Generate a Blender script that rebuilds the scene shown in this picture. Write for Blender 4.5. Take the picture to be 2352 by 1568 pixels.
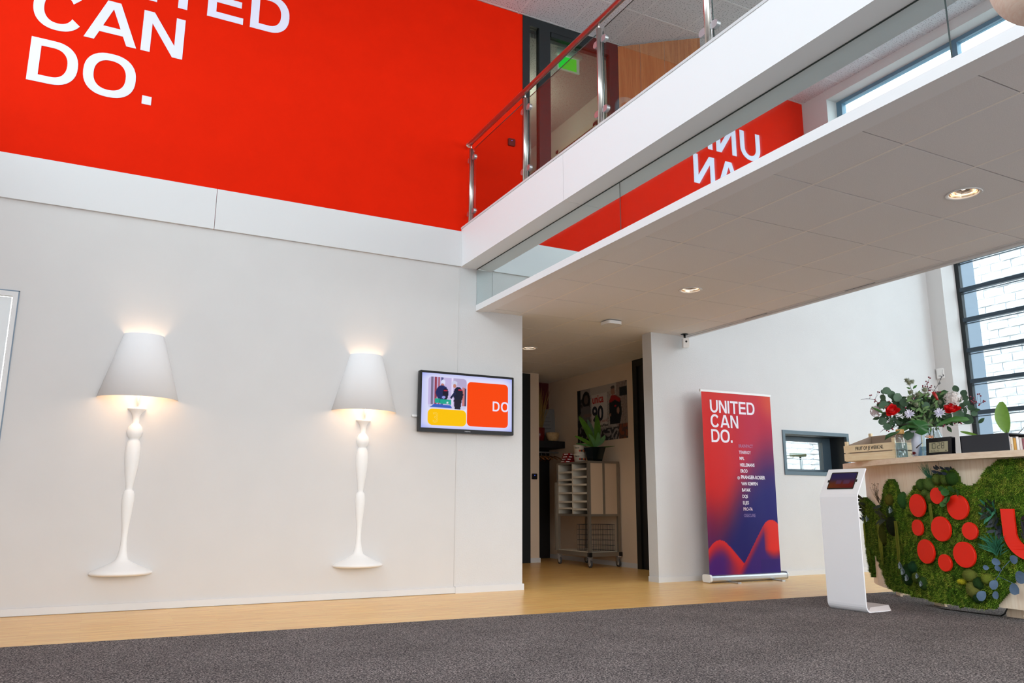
import bpy, bmesh, math, random
from mathutils import Vector, Matrix, Euler
PI = math.pi
random.seed(7)
for o in list(bpy.data.objects): bpy.data.objects.remove(o, do_unlink=True)
SC = bpy.context.scene
COL = SC.collection

# ------------------------------------------------------------------ camera
cam_d = bpy.data.cameras.new('camera'); cam = bpy.data.objects.new('camera', cam_d); COL.objects.link(cam)
cam_d.sensor_width = 36; cam_d.lens = 27.644; cam_d.clip_start = 0.05; cam_d.clip_end = 200
def cam_rot(yaw, pitch, roll):
    cy, sy, cp, sp = math.cos(yaw), math.sin(yaw), math.cos(pitch), math.sin(pitch)
    f = Vector((sy*cp, cy*cp, sp)); r = Vector((cy, -sy, 0)); u = r.cross(f)
    cr, sr = math.cos(roll), math.sin(roll)
    r2 = cr*r + sr*u; u2 = -sr*r + cr*u
    m = Matrix((r2, u2, -f)).transposed()
    return m.to_4x4()
cam.matrix_world = Matrix.Translation((-3.633, -6.785, 0.787)) @ cam_rot(math.radians(27.405), math.radians(11.682), math.radians(0.1757))
SC.camera = cam

# ------------------------------------------------------------------ world, light, exposure
W = bpy.data.worlds.new('world'); SC.world = W; W.use_nodes = True
bg = W.node_tree.nodes['Background']
bg.inputs[0].default_value = (0.975, 0.985, 1.0, 1); bg.inputs[1].default_value = 9.0
SC.view_settings.view_transform = 'Standard'; SC.view_settings.look = 'None'
SC.view_settings.gamma = 1; SC.view_settings.use_curve_mapping = False
SC.view_settings.exposure = -0.40
def portal(loc, rot, sx, sy):
    d = bpy.data.lights.new('window_portal', 'AREA'); d.shape = 'RECTANGLE'; d.size = sx; d.size_y = sy
    d.cycles.is_portal = True
    o = bpy.data.objects.new('window_portal', d); COL.objects.link(o); o.location = loc; o.rotation_euler = rot
portal((0.6, -10.65, 3.05), (PI/2, 0, 0), 10.4, 5.5)           # front glazing, behind the camera
portal((-5.55, -4.2, 4.9), (0, -PI/2, 0), 2.0, 7.6)            # high window in the left wall
portal((6.95, -2.8, 3.2), (0, PI/2, 0), 5.2, 5.1)              # tall window in the right wall
portal((4.03, 0.36, 1.4), (-PI/2, 0, 0), 1.06, 0.49)           # small window beside the banner

# ------------------------------------------------------------------ materials
def lin(c):
    return tuple((v/255/12.92 if v/255 <= .04045 else ((v/255+.055)/1.055)**2.4) for v in c) + (1,)
MATS = {}
def nodes(m): return m.node_tree.nodes, m.node_tree.links
def mat(name, rgb, rough=.5, metal=0, spec=.5, emit=None, es=0, alpha=None):
    if name in MATS: return MATS[name]
    m = bpy.data.materials.new(name); m.use_nodes = True
    b = m.node_tree.nodes['Principled BSDF']
    b.inputs['Base Color'].default_value = lin(rgb); b.inputs['Roughness'].default_value = rough
    b.inputs['Metallic'].default_value = metal; b.inputs['Specular IOR Level'].default_value = spec
    if emit: b.inputs['Emission Color'].default_value = lin(emit); b.inputs['Emission Strength'].default_value = es
    MATS[name] = m; return m
def add_noise(m, scale=50, amt=.12, bump=0, bscale=None, stretch=(1,1,1), detail=4, dist=.002):
    """procedural colour variation and fine relief in object/generated-free world metres"""
    n, l = nodes(m); b = n['Principled BSDF']
    tc = n.new('ShaderNodeTexCoord'); mp = n.new('ShaderNodeMapping'); mp.inputs['Scale'].default_value = stretch
    l.new(tc.outputs['Object'], mp.inputs[0])
    if amt:
        t = n.new('ShaderNodeTexNoise'); t.inputs['Scale'].default_value = scale; t.inputs['Detail'].default_value = detail
        l.new(mp.outputs[0], t.inputs[0])
        mr = n.new('ShaderNodeMapRange'); mr.inputs[1].default_value = .3; mr.inputs[2].default_value = .7
        mr.inputs[3].default_value = 1-amt; mr.inputs[4].default_value = 1+amt
        l.new(t.outputs[0], mr.inputs[0])
        mx = n.new('ShaderNodeMix'); mx.data_type = 'RGBA'; mx.blend_type = 'MULTIPLY'; mx.inputs[0].default_value = 1
        src = b.inputs['Base Color']
        if src.is_linked: l.new(src.links[0].from_socket, mx.inputs[6])
        else: mx.inputs[6].default_value = src.default_value
        l.new(mr.outputs[0], mx.inputs[7]); l.new(mx.outputs[2], b.inputs['Base Color'])
    if bump:
        t2 = n.new('ShaderNodeTexNoise'); t2.inputs['Scale'].default_value = bscale or scale; t2.inputs['Detail'].default_value = 3
        l.new(mp.outputs[0], t2.inputs[0])
        bp = n.new('ShaderNodeBump'); bp.inputs['Strength'].default_value = bump; bp.inputs['Distance'].default_value = dist
        l.new(t2.outputs[0], bp.inputs['Height']); l.new(bp.outputs[0], b.inputs['Normal'])
    return m
def vcol_mat(name, rough=.6, emit=0, spec=.3):
    if name in MATS: return MATS[name]
    m = mat(name, (255,255,255), rough, spec=spec); n, l = nodes(m)
    a = n.new('ShaderNodeVertexColor'); a.layer_name = 'print'
    b = n['Principled BSDF']; l.new(a.outputs[0], b.inputs['Base Color'])
    if emit:
        l.new(a.outputs[0], b.inputs['Emission Color']); b.inputs['Emission Strength'].default_value = emit
        for k in list(b.inputs['Base Color'].links): l.remove(k)
        b.inputs['Base Color'].default_value = (0,0,0,1)
    return m
def glass_mat(name, tint=(235,245,245), refl=.04, rough=0, gain=1.0):
    """thin architectural glass: clear straight through, mirror by Fresnel"""
    if name in MATS: return MATS[name]
    m = bpy.data.materials.new(name); m.use_nodes = True; n, l = nodes(m); n.clear()
    out = n.new('ShaderNodeOutputMaterial'); tr = n.new('ShaderNodeBsdfTransparent'); gl = n.new('ShaderNodeBsdfGlossy')
    tr.inputs[0].default_value = lin(tint); gl.inputs['Roughness'].default_value = rough
    gl.inputs[0].default_value = (.95,.97,.97,1)
    mx = n.new('ShaderNodeMixShader')
    lw = n.new('ShaderNodeLayerWeight'); lw.inputs[0].default_value = .5
    pw = n.new('ShaderNodeMath'); pw.operation = 'POWER'; pw.inputs[1].default_value = 5; l.new(lw.outputs['Facing'], pw.inputs[0])
    fr = n.new('ShaderNodeMath'); fr.operation = 'MULTIPLY_ADD'; fr.inputs[1].default_value = .96; fr.inputs[2].default_value = .04; l.new(pw.outputs[0], fr.inputs[0])
    ad = n.new('ShaderNodeMath'); ad.operation = 'MULTIPLY_ADD'; ad.inputs[1].default_value = gain; ad.inputs[2].default_value = refl; ad.use_clamp = True
    l.new(fr.outputs[0], ad.inputs[0]); l.new(ad.outputs[0], mx.inputs[0])
    l.new(tr.outputs[0], mx.inputs[1]); l.new(gl.outputs[0], mx.inputs[2]); l.new(mx.outputs[0], out.inputs[0])
    MATS[name] = m; return m

wall_w = add_noise(mat('white_paint', (211,209,208), .85), 3, .015)
wall_tex = add_noise(mat('textured_white_paint', (212,211,211), .9), 3, .015, .55, 90, dist=.004)
red_paper = add_noise(mat('red_wall_paper', (221,31,1), .8, spec=.08), 4, .03, .25, 60)
letter_w = mat('letter_white', (226,226,244), .5)
trim_w = mat('white_trim', (216,216,217), .45)
trim_g = mat('satin_white_fascia', (242,242,244), .5)
tile_m = add_noise(mat('ceiling_tile_grey', (238,236,236), .95), 180, .05, .3, 220)
grid_m = mat('ceiling_grid', (250,244,238), .6)
alu = mat('brushed_steel', (206,202,196), .3, 1)
alu2 = mat('satin_aluminium', (196,198,202), .35, .9)
dark_fr = mat('anthracite_frame', (20,27,30), .45)
blue_fr = mat('blue_grey_frame', (72,92,104), .4)
blk = mat('black_plastic', (14,15,18), .35)
white_pl = mat('white_plastic', (236,236,236), .4)

def perforated():
    m = mat('perforated_gypsum', (214,214,218), .9); n, l = nodes(m); b = n['Principled BSDF']
    tc = n.new('ShaderNodeTexCoord'); v = n.new('ShaderNodeTexVoronoi'); v.voronoi_dimensions = '2D'; v.inputs['Scale'].default_value = 34; v.inputs['Randomness'].default_value = .8
    l.new(tc.outputs['Object'], v.inputs[0])
    th = n.new('ShaderNodeMath'); th.operation = 'MULTIPLY_ADD'; th.inputs[1].default_value = .13; th.inputs[2].default_value = .07; l.new(v.outputs['Color'], th.inputs[0])
    lt = n.new('ShaderNodeMath'); lt.operation = 'LESS_THAN'; l.new(v.outputs['Distance'], lt.inputs[0]); l.new(th.outputs[0], lt.inputs[1])
    mx = n.new('ShaderNodeMix'); mx.data_type = 'RGBA'; mx.inputs[6].default_value = lin((214,214,218)); mx.inputs[7].default_value = lin((120,120,126))
    l.new(lt.outputs[0], mx.inputs[0]); l.new(mx.outputs[2], b.inputs['Base Color']); return m
perf_m = perforated()

def parquet():
    m = mat('bamboo_parquet', (222,170,100), .3, spec=.4); n, l = nodes(m); b = n['Principled BSDF']
    tc = n.new('ShaderNodeTexCoord')
    br = n.new('ShaderNodeTexBrick'); br.inputs['Scale'].default_value = 1; br.inputs['Brick Width'].default_value = .28; br.inputs['Row Height'].default_value = .016
    br.inputs['Mortar Size'].default_value = .0004; br.offset = .37; br.offset_frequency = 3
    br.inputs['Color1'].default_value = lin((255,212,134)); br.inputs['Color2'].default_value = lin((242,184,104)); br.inputs['Mortar'].default_value = lin((226,160,84))
    l.new(tc.outputs['Object'], br.inputs[0])
    mp = n.new('ShaderNodeMapping'); mp.inputs['Scale'].default_value = (3,60,1); l.new(tc.outputs['Object'], mp.inputs[0])
    t = n.new('ShaderNodeTexNoise'); t.inputs['Scale'].default_value = 1; t.inputs['Detail'].default_value = 5; l.new(mp.outputs[0], t.inputs[0])
    mr = n.new('ShaderNodeMapRange'); mr.inputs[1].default_value = .3; mr.inputs[2].default_value = .7; mr.inputs[3].default_value = .84; mr.inputs[4].default_value = 1.06; l.new(t.outputs[0], mr.inputs[0])
    mx = n.new('ShaderNodeMix'); mx.data_type = 'RGBA'; mx.blend_type = 'MULTIPLY'; mx.inputs[0].default_value = 1
    l.new(br.outputs[0], mx.inputs[6]); l.new(mr.outputs[0], mx.inputs[7]); l.new(mx.outputs[2], b.inputs['Base Color']); return m
def carpet_mat():
    m = mat('grey_carpet', (90,86,88), 1, spec=.1); n, l = nodes(m); b = n['Principled BSDF']
    tc = n.new('ShaderNodeTexCoord')
    t = n.new('ShaderNodeTexNoise'); t.inputs['Scale'].default_value = 125; t.inputs['Detail'].default_value = 2; t.inputs['Roughness'].default_value = .7; l.new(tc.outputs['Object'], t.inputs[0])
    cr = n.new('ShaderNodeValToRGB'); cr.color_ramp.elements[0].position = .36; cr.color_ramp.elements[0].color = lin((48,46,48))
    cr.color_ramp.elements[1].position = .66; cr.color_ramp.elements[1].color = lin((178,168,164)); l.new(t.outputs[0], cr.inputs[0])
    e = cr.color_ramp.elements.new(.5); e.color = lin((104,98,98))
    t2 = n.new('ShaderNodeTexNoise'); t2.inputs['Scale'].default_value = 2.2; t2.inputs['Detail'].default_value = 4; l.new(tc.outputs['Object'], t2.inputs[0])
    mr = n.new('ShaderNodeMapRange'); mr.inputs[1].default_value = .35; mr.inputs[2].default_value = .65; mr.inputs[3].default_value = .88; mr.inputs[4].default_value = 1.08; l.new(t2.outputs[0], mr.inputs[0])
    mx = n.new('ShaderNodeMix'); mx.data_type = 'RGBA'; mx.blend_type = 'MULTIPLY'; mx.inputs[0].default_value = 1
    l.new(cr.outputs[0], mx.inputs[6]); l.new(mr.outputs[0], mx.inputs[7]); l.new(mx.outputs[2], b.inputs['Base Color'])
    bp = n.new('ShaderNodeBump'); bp.inputs['Strength'].default_value = .5; bp.inputs['Distance'].default_value = .004
    l.new(t.outputs[0], bp.inputs['Height']); l.new(bp.outputs[0], b.inputs['Normal']); return m
def wood(name, c1, c2, stretch=(60,60,2), scale=1, rough=.5):
    if name in MATS: return MATS[name]
    m = mat(name, c1, rough, spec=.35); n, l = nodes(m); b = n['Principled BSDF']
    tc = n.new('ShaderNodeTexCoord'); mp = n.new('ShaderNodeMapping'); mp.inputs['Scale'].default_value = stretch; l.new(tc.outputs['Object'], mp.inputs[0])
    t = n.new('ShaderNodeTexNoise'); t.inputs['Scale'].default_value = scale; t.inputs['Detail'].default_value = 6; t.inputs['Roughness'].default_value = .65; l.new(mp.outputs[0], t.inputs[0])
    cr = n.new('ShaderNodeValToRGB'); cr.color_ramp.elements[0].position = .3; cr.color_ramp.elements[0].color = lin(c2)
    cr.color_ramp.elements[1].position = .65; cr.color_ramp.elements[1].color = lin(c1); l.new(t.outputs[0], cr.inputs[0]); l.new(cr.outputs[0], b.inputs['Base Color']); return m
wood_floor = parquet(); carpet_m = carpet_mat()
oak_v = wood('pale_oak_vertical_grain', (252,236,214), (236,212,184))
oak_h = wood('pale_oak_edge', (252,232,208), (238,210,182), (14,14,60))
clad_m = wood('warm_wood_cladding', (176,116,72), (146,88,50), (40,40,2))
crate_m = wood('spruce_crate', (255,236,200), (244,214,170), (6,6,60))

# ------------------------------------------------------------------ mesh helpers
class MB:
    def __init__(s): s.v = []; s.f = []; s.sm = []; s.c = []
    def add(s, vs, fs, smooth=False, col=None):
        k = len(s.v); s.v += [tuple(v) for v in vs]; s.f += [tuple(i+k for i in f) for f in fs]; s.sm += [smooth]*len(fs)
        s.c += [col or (1,1,1,1)]*len(vs); return s
    def box(s, x0, x1, y0, y1, z0, z1, M=None, col=None):
        vs = [Vector((x, y, z)) for z in (z0, z1) for y in (y0, y1) for x in (x0, x1)]
        if M: vs = [M @ v for v in vs]
        return s.add(vs, [(0,2,3,1),(4,5,7,6),(0,1,5,4),(2,6,7,3),(0,4,6,2),(1,3,7,5)], col=col)
    def rbox(s, x0, x1, y0, y1, z0, z1, r=.01, axis='z', seg=4, M=None):
        """box with the four edges along one axis rounded"""
        if axis == 'z': a0,a1,b0,b1,c0,c1 = x0,x1,y0,y1,z0,z1; mk = lambda a,b,c:(a,b,c)
        elif axis == 'y': a0,a1,b0,b1,c0,c1 = z0,z1,x0,x1,y0,y1; mk = lambda a,b,c:(b,c,a)
        else: a0,a1,b0,b1,c0,c1 = y0,y1,z0,z1,x0,x1; mk = lambda a,b,c:(c,a,b)
        pts = []
        for (ca,cb,t0) in ((a1-r,b1-r,0),(a0+r,b1-r,PI/2),(a0+r,b0+r,PI),(a1-r,b0+r,1.5*PI)):
            for i in range(seg+1):
                t = t0+PI/2*i/seg; pts.append((ca+r*math.cos(t), cb+r*math.sin(t)))
        n = len(pts); vs = [Vector(mk(p[0],p[1],c)) for c in (c0,c1) for p in pts]
        if M: vs = [M @ v for v in vs]
        fs = [tuple(range(n-1,-1,-1)), tuple(range(n,2*n))]+[(i,(i+1)%n,n+(i+1)%n,n+i) for i in range(n)]
        return s.add(vs, fs)
    def tube(s, pts, r, seg=10, cap=True, smooth=True):
        pts = [Vector(p) for p in pts]; rs = r if isinstance(r, (list,tuple)) else [r]*len(pts)
        vs = []; prev = None
        for i, p in enumerate(pts):
            d = (pts[min(i+1,len(pts)-1)]-pts[max(i-1,0)]).normalized()
            if prev is None:
                a = d.orthogonal().normalized()
            else:
                a = prev - d*prev.dot(d)
                a = a.normalized() if a.length > 1e-6 else d.orthogonal().normalized()
            prev = a; b = d.cross(a)
            vs += [p+(a*math.cos(2*PI*k/seg)+b*math.sin(2*PI*k/seg))*rs[i] for k in range(seg)]
        fs = [(i*seg+k, i*seg+(k+1)%seg, (i+1)*seg+(k+1)%seg, (i+1)*seg+k) for i in range(len(pts)-1) for k in range(seg)]
        s.add(vs, fs, smooth)
        if cap:
            s.f += [tuple(len(s.v)-len(vs)+k for k in range(seg-1,-1,-1)), tuple(len(s.v)-seg+k for k in range(seg))]; s.sm += [False, False]
        return s
    def lathe(s, prof, seg=24, loc=(0,0,0), a0=0, a1=2*PI, sy=1, M=None, smooth=True):
        full = abs(a1-a0-2*PI) < 1e-6; n = seg if full else seg+1
        vs = []
        for r, z in prof:
            for k in range(n):
                t = a0+(a1-a0)*k/seg; v = Vector((loc[0]+r*math.cos(t), loc[1]+r*math.sin(t)*sy, loc[2]+z)); vs.append(M @ v if M else v)
        fs = [(i*n+k, i*n+(k+1)%n, (i+1)*n+(k+1)%n, (i+1)*n+k) for i in range(len(prof)-1) for k in range(seg)]
        return s.add(vs, fs, smooth)
    def prism(s, poly, h0, h1, mk=lambda a,b,c:(a,b,c), M=None):
        n = len(poly); vs = [Vector(mk(p[0],p[1],c)) for c in (h0,h1) for p in poly]
        if M: vs = [M @ v for v in vs]
        return s.add(vs, [tuple(range(n-1,-1,-1)), tuple(range(n,2*n))]+[(i,(i+1)%n,n+(i+1)%n,n+i) for i in range(n)])
    def sphere(s, c, r, seg=12, rings=8, sc=(1,1,1), M=None):
        prof = [(math.sin(PI*i/rings), -math.cos(PI*i/rings)) for i in range(rings+1)]
        vs = []
        for a, z in prof:
            for k in range(seg):
                t = 2*PI*k/seg; v = Vector((r*sc[0]*a*math.cos(t), r*sc[1]*a*math.sin(t), r*sc[2]*z))
                if M: v = M @ v
                vs.append(v+Vector(c))
        fs = [(i*seg+k, i*seg+(k+1)%seg, (i+1)*seg+(k+1)%seg, (i+1)*seg+k) for i in range(rings) for k in range(seg)]
        return s.add(vs, fs, True)
    def build(s, name, m, parent=None, loc=None, rot=None, link=True, vcol=False):
        me = bpy.data.meshes.new(name); me.from_pydata(s.v, [], s.f)
        me.polygons.foreach_set('use_smooth', s.sm)
        if vcol:
            ca = me.color_attributes.new('print', 'FLOAT_COLOR', 'POINT')
            ca.data.foreach_set('color', [x for c in s.c for x in c])
        me.validate(); me.update()
        if m: me.materials.append(m)
        o = bpy.data.objects.new(name, me)
        if link: COL.objects.link(o)
        if parent: o.parent = parent
        if loc is not None: o.location = loc
        if rot is not None: o.rotation_euler = rot
        return o
def tag(o, label=None, cat=None, group=None, kind=None):
    if label: o['label'] = label
    if cat: o['category'] = cat
    if group: o['group'] = group
    if kind: o['kind'] = kind
    return o
def thing(name, label, cat, loc=(0,0,0), rz=0, group=None):
    o = bpy.data.objects.new(name, None); COL.objects.link(o); o.location = loc; o.rotation_euler = (0,0,rz); o.empty_display_size = .1
    return tag(o, label, cat, group)
def copy_of(src, parent=None, loc=None, rot=None, scale=None):
    o = src.copy(); COL.objects.link(o); o.parent = parent
    if loc is not None: o.location = loc
    if rot is not None: o.rotation_euler = rot
    if scale is not None: o.scale = scale
    return o
def struct(name, mb, m, parent=None, label=None):
    o = mb.build(name, m, parent)
    o['kind'] = 'structure'
    if label: o['label'] = label
    return o

def curve_mesh(loops, ext=.002, name='lettering'):
    """filled flat outline with holes -> (verts, faces); outline lies in XY, thickness in Z"""
    cu = bpy.data.curves.new('tmp', 'CURVE'); cu.dimensions = '2D'; cu.fill_mode = 'BOTH'; cu.extrude = ext
    for lp in loops:
        sp = cu.splines.new('POLY'); sp.points.add(len(lp)-1); sp.use_cyclic_u = True
        for i, p in enumerate(lp): sp.points[i].co = (p[0], p[1], 0, 1)
    return cu_to(cu)
def cu_to(cu):
    o = bpy.data.objects.new('tmp', cu); COL.objects.link(o); bpy.context.view_layer.update()
    me = bpy.data.meshes.new_from_object(o.evaluated_get(bpy.context.evaluated_depsgraph_get()))
    vs = [v.co.copy() for v in me.vertices]; fs = [tuple(p.vertices) for p in me.polygons]
    bpy.data.objects.remove(o, do_unlink=True); bpy.data.meshes.remove(me); bpy.data.curves.remove(cu)
    return vs, fs
def text_mesh(txt, size, ext=.0008, bold=0, xs=1, align='LEFT', shear=0, space=1):
    cu = bpy.data.curves.new('tmp', 'FONT'); cu.body = txt; cu.size = size; cu.extrude = ext; cu.offset = bold*size; cu.align_x = align
    cu.shear = shear; cu.space_character = space; cu.resolution_u = 3
    vs, fs = cu_to(cu); return [Vector((v.x*xs, v.y, v.z)) for v in vs], fs
def oval(cx, cy, w, h, p=2.35, n=40, a0=0, a1=2*PI):
    out = []
    for i in range(n):
        t = a0+(a1-a0)*i/(n if abs(a1-a0-2*PI) < 1e-6 else n-1)
        c, s_ = math.cos(t), math.sin(t)
        out.append((cx+w/2*math.copysign(abs(c)**(2/p), c), cy+h/2*math.copysign(abs(s_)**(2/p), s_)))
    return out
S_, H_ = .195, .163
def glyph(ch):
    """outline loops of a wide grotesque capital, cap height 1; returns loops, width"""
    if ch == 'O':
        w = 1.03; return [oval(w/2,.5,w,1.03), oval(w/2,.5,w-2*.2,1.03-2*.165)], w
    if ch == 'D':
        w = .91
        o = [(0,0),(.42,0)]+[(.42+(w-.42)*math.copysign(abs(math.cos(t))**.87,math.cos(t)), .5+.5*math.copysign(abs(math.sin(t))**.87,math.sin(t))) for t in [(-PI/2+PI*i/20) for i in range(1,20)]]+[(.42,1),(0,1)]
        i_ = [(S_,H_),(.42,H_)]+[(.42+(w-.42-.2)*abs(math.cos(t))**.87, .5+(.5-H_)*math.copysign(abs(math.sin(t))**.87,math.sin(t))) for t in [(-PI/2+PI*i/20) for i in range(1,20)]]+[(.42,1-H_),(S_,1-H_)]
        return [o, i_], w
    if ch == 'C':
        w = .97; a = math.radians(38); b = math.radians(-33)
        o = oval(w/2,.5,w,1.03,2.25,44,a,2*PI+b); i_ = oval(w/2,.5,w-.4,1.03-.33,2.25,44,math.radians(30),2*PI+math.radians(-26))
        return [o+i_[::-1]], w
    if ch == 'N':
        w = .87; return [[(0,0),(.19,0),(.19,.72),(.655,0),(w,0),(w,1),(w-.19,1),(w-.19,.29),(.215,1),(0,1)]], w
    if ch == 'A':
        w = 1.04; return [[(0,0),(.2,0),(.285,.215),(.755,.215),(.84,0),(w,0),(w-.0,0),(.65,1),(.39,1)], [(.345,.37),(.695,.37),(.52,.82)]], w
    if ch == 'E':
        w = .81; return [[(0,0),(w,0),(w,.165),(S_,.165),(S_,.42),(.755,.42),(.755,.58),(S_,.58),(S_,.835),(.79,.835),(.79,1),(0,1)]], w
    if ch == 'T':
        w = .88; return [[(.34,0),(.54,0),(.54,.835),(w,.835),(w,1),(0,1),(0,.835),(.34,.835)]], w
    if ch == 'I': return [[(0,0),(.195,0),(.195,1),(0,1)]], .195
    if ch == '.': return [[(0,0),(.19,0),(.19,.2),(0,.2)]], .19
    if ch == 'U':
        w = .89; r = []
        bot = [(w/2-w/2*math.cos(t)**1 , .42-.435*math.sin(t)) for t in [PI*i/18 for i in range(19)]]
        inn = [(w/2+(w/2-.195)*math.cos(t), .42-.265*math.sin(t)) for t in [PI*i/18 for i in range(19)]]
        return [[(0,1)]+bot+[(w,1),(w-.195,1)]+inn+[(.195,1)]], w
def word_mesh(letters, cap, xs=1, ext=.0015):
    """letters: list of (char, x) with x of the left edge in metres"""
    V, F = [], []
    for ch, x in letters:
        lp, w = glyph(ch)
        vs, fs = curve_mesh([[(p[0]*cap*xs+x, p[1]*cap) for p in l] for l in lp], ext)
        k = len(V); V += vs; F += [tuple(i+k for i in f) for f in fs]
    return V, F
def put(name, vf, m, parent, M):
    mb = MB(); mb.add([M @ Vector(v) for v in vf[0]], vf[1]); return mb.build(name, m, parent)
WALLM = Matrix(((1,0,0,0),(0,0,-1,0),(0,1,0,0),(0,0,0,1)))   # XY outline -> XZ, facing -Y

# ================================================================== SETTING
# ---- floors
mb = MB(); mb.box(-5.25, 6.45, -10.5, 3.8, -.06, 0); struct('floor', mb, wood_floor, label='pale bamboo strip parquet floor along the walls')
mb = MB(); mb.prism([(-5.25,-10.5),(6.45,-10.5),(6.45,-1.80),(-5.25,-1.375)], .0005, .006); struct('floor', mb, carpet_m, label='dark grey flecked carpet over the middle of the hall')
# ---- back wall (the lamp wall, y = 0) in pieces around its openings
mb = MB(); T = .16
mb.box(-5.25,-5.2,0,T,0,2.34); mb.box(-5.25,-4.295,0,T,2.336,3.0551); mb.box(-4.295,-.69,0,T,0,3.0551)
struct('wall_back', mb, wall_w, label='smooth white wall behind the two wall lamps')
mb = MB(); mb.box(-.687,0,-.002,T,0,3.0551); mb.box(0,1.6,0,T,2.66,3.44)
struct('wall_back', mb, wall_tex, label='textured white wall strip behind the screen')
mb = MB(); mb.box(1.6,3.49,0,T,0,6.02); mb.box(4.57,6.45,0,T,0,6.02); mb.box(3.49,4.57,0,T,0,1.15); mb.box(3.49,4.57,0,T,1.64,6.02); mb.box(1.25,1.6,0,T,3.44,6.02)
struct('wall_back', mb, wall_tex, label='textured white wall behind the banner')
mb = MB(); mb.box(-5.25,0,-.004,T,3.415,6.02); mb.box(-5.25,-.69,.002,T,3.055,3.415)
red_wall = struct('wall_back', mb, red_paper, label='bright red upper wall with white lettering')
# lettering on the red wall
for nm, lets, z in (('lettering', [('U',-4.437),('N',-4.035),('I',-3.647),('T',-3.535),('E',-3.169),('D',-2.804)], 5.012),
                    ('lettering', [('C',-4.458),('A',-4.085),('N',-3.662)], 4.533),
                    ('lettering', [('D',-4.438),('O',-4.058),('.',-3.610)], 4.052)):
    put(nm, word_mesh(lets, .376), letter_w, red_wall, Matrix.Translation((0,-.006,z)) @ WALLM)
# ledge band
for x0, x1 in ((-5.25,-2.966),(-2.962,-.684)):
    mb = MB(); mb.box(x0,x1,-.022,0,3.055,3.413); struct('trim_1', mb, trim_w, label='white band between grey wall and red wall')
mb = MB(); mb.box(-.7,-.687,-.006,0,0.06,3.05); struct('trim_2', mb, wall_w)
# baseboards
mb = MB(); mb.box(-4.29,-.69,-.014,0,.004,.055); struct('baseboard_back', mb, trim_w)
mb = MB(); mb.box(-.689,.012,-.016,0,0,.058); mb.box(0,.012,0,T,0,.058); struct('baseboard_back', mb, trim_w)
mb = MB(); mb.box(1.588,6.45,-.014,0,0,.055); mb.box(1.588,1.6,0,T,0,.055); struct('baseboard_back', mb, trim_w)
# door at the left
mb = MB()
mb.box(-5.2,-4.295,-.012,.03,2.30,2.336); mb.box(-4.328,-4.295,-.012,.03,0,2.30); mb.box(-5.2,-5.165,-.012,.03,0,2.30)
d1 = struct('door_1', mb, trim_w, label='white flush door in the lamp wall, far left')
mb = MB(); mb.box(-5.16,-4.336,.004,.045,.006,2.292); mb.build('door_leaf', mat('door_white', (222,226,228), .4), d1)
mb = MB(); mb.box(-4.2945,-4.287,-.011,-.0005,0,2.345); mb.box(-5.2,-4.287,-.011,-.0005,2.337,2.345); mb.build('seal', mat('blue_grey_seal', (120,138,156), .5), d1)
mb = MB(); mb.tube([(-5.08,.004,1.05),(-5.08,-.045,1.05),(-4.97,-.05,1.05)], .009); mb.build('door_handle', alu, d1)
# left wall with the high window
LX = -5.25; mb = MB()
mb.box(LX-.3,LX,-10.5,0,0,3.9); mb.box(LX-.3,LX,-10.5,0,5.90,6.02); mb.box(LX-.3,LX,-.4,.16,3.9,5.90); mb.box(LX-.3,LX,-10.5,-8.0,3.9,5.90)
struct('wall_left', mb, wall_w)
mb = MB(); win_fr = mat('pale_blue_frame', (100,132,154), .4)
mb.box(LX-.26,LX-.18,-8.0,-.4,5.85,5.90); mb.box(LX-.26,LX-.18,-8.0,-.4,3.9,3.98); mb.box(LX-.26,LX-.18,-.48,-.4,3.98,5.85); mb.box(LX-.26,LX-.18,-8.0,-7.92,3.98,5.85)
for y in (-2.0,-3.55,-5.1,-6.65): mb.box(LX-.26,LX-.18,y-.035,y+.035,3.98,5.85)
w1 = struct('window_1', mb, win_fr, label='high window in the left wall')
pane_m = glass_mat('window_glass', (238,247,250), 0)
ys = [-.48,-1.965,-3.515,-5.065,-6.615,-7.92]
for i in range(5):
    y1, y0 = ys[i]-(.07 if i else 0), ys[i+1]
    mb = MB(); mb.box(LX-.225,LX-.215,y0,y1,3.98,5.85); mb.build('pane', pane_m, w1)
# right wall with the tall window
RX = 6.45; mb = MB()
mb.box(RX,RX+.38,-.23,.16,0,6.02); mb.box(RX,RX+.38,-10.5,-5.4,0,6.02); mb.box(RX,RX+.38,-5.4,-.23,0,.55); mb.box(RX,RX+.38,-5.4,-.23,5.8,6.02)
struct('wall_right', mb, wall_w)
mb = MB(); fx0, fx1 = RX+.30, RX+.36
mb.box(fx0,fx1,-.29,-.23,.55,5.8); mb.box(fx0,fx1,-5.4,-5.33,.55,5.8)
for y in (-2.0,-3.7): mb.box(fx0,fx1,y-.03,y+.03,.6,5.75)
mb.box(fx0,fx1,-5.4,-.23,5.74,5.8); mb.box(fx0,fx1,-5.4,-.23,.55,.61)
w2 = struct('window_2', mb, dark_fr, label='tall window with dark horizontal bars at the right')
zs = [.735+.425*i for i in range(12)]
bar0 = None
for z in zs:
    if z > 5.6: continue
    if bar0 is None:
        mb = MB(); mb.box(fx0-.02,fx1,-5.35,-.285,-.026,.026); mb.box(fx0+.02,fx1,-5.35,-.285,-.052,-.044)
        bar0 = mb.build('glazing_bar', mat('dark_blue_bar', (40,58,72), .35), w2, loc=(0,0,z))
    else: copy_of(bar0, w2, (0,0,z))
mb = MB(); mb.box(fx0+.035,fx0+.043,-5.35,-.285,.6,5.75); mb.build('pane', pane_m, w2)
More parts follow.
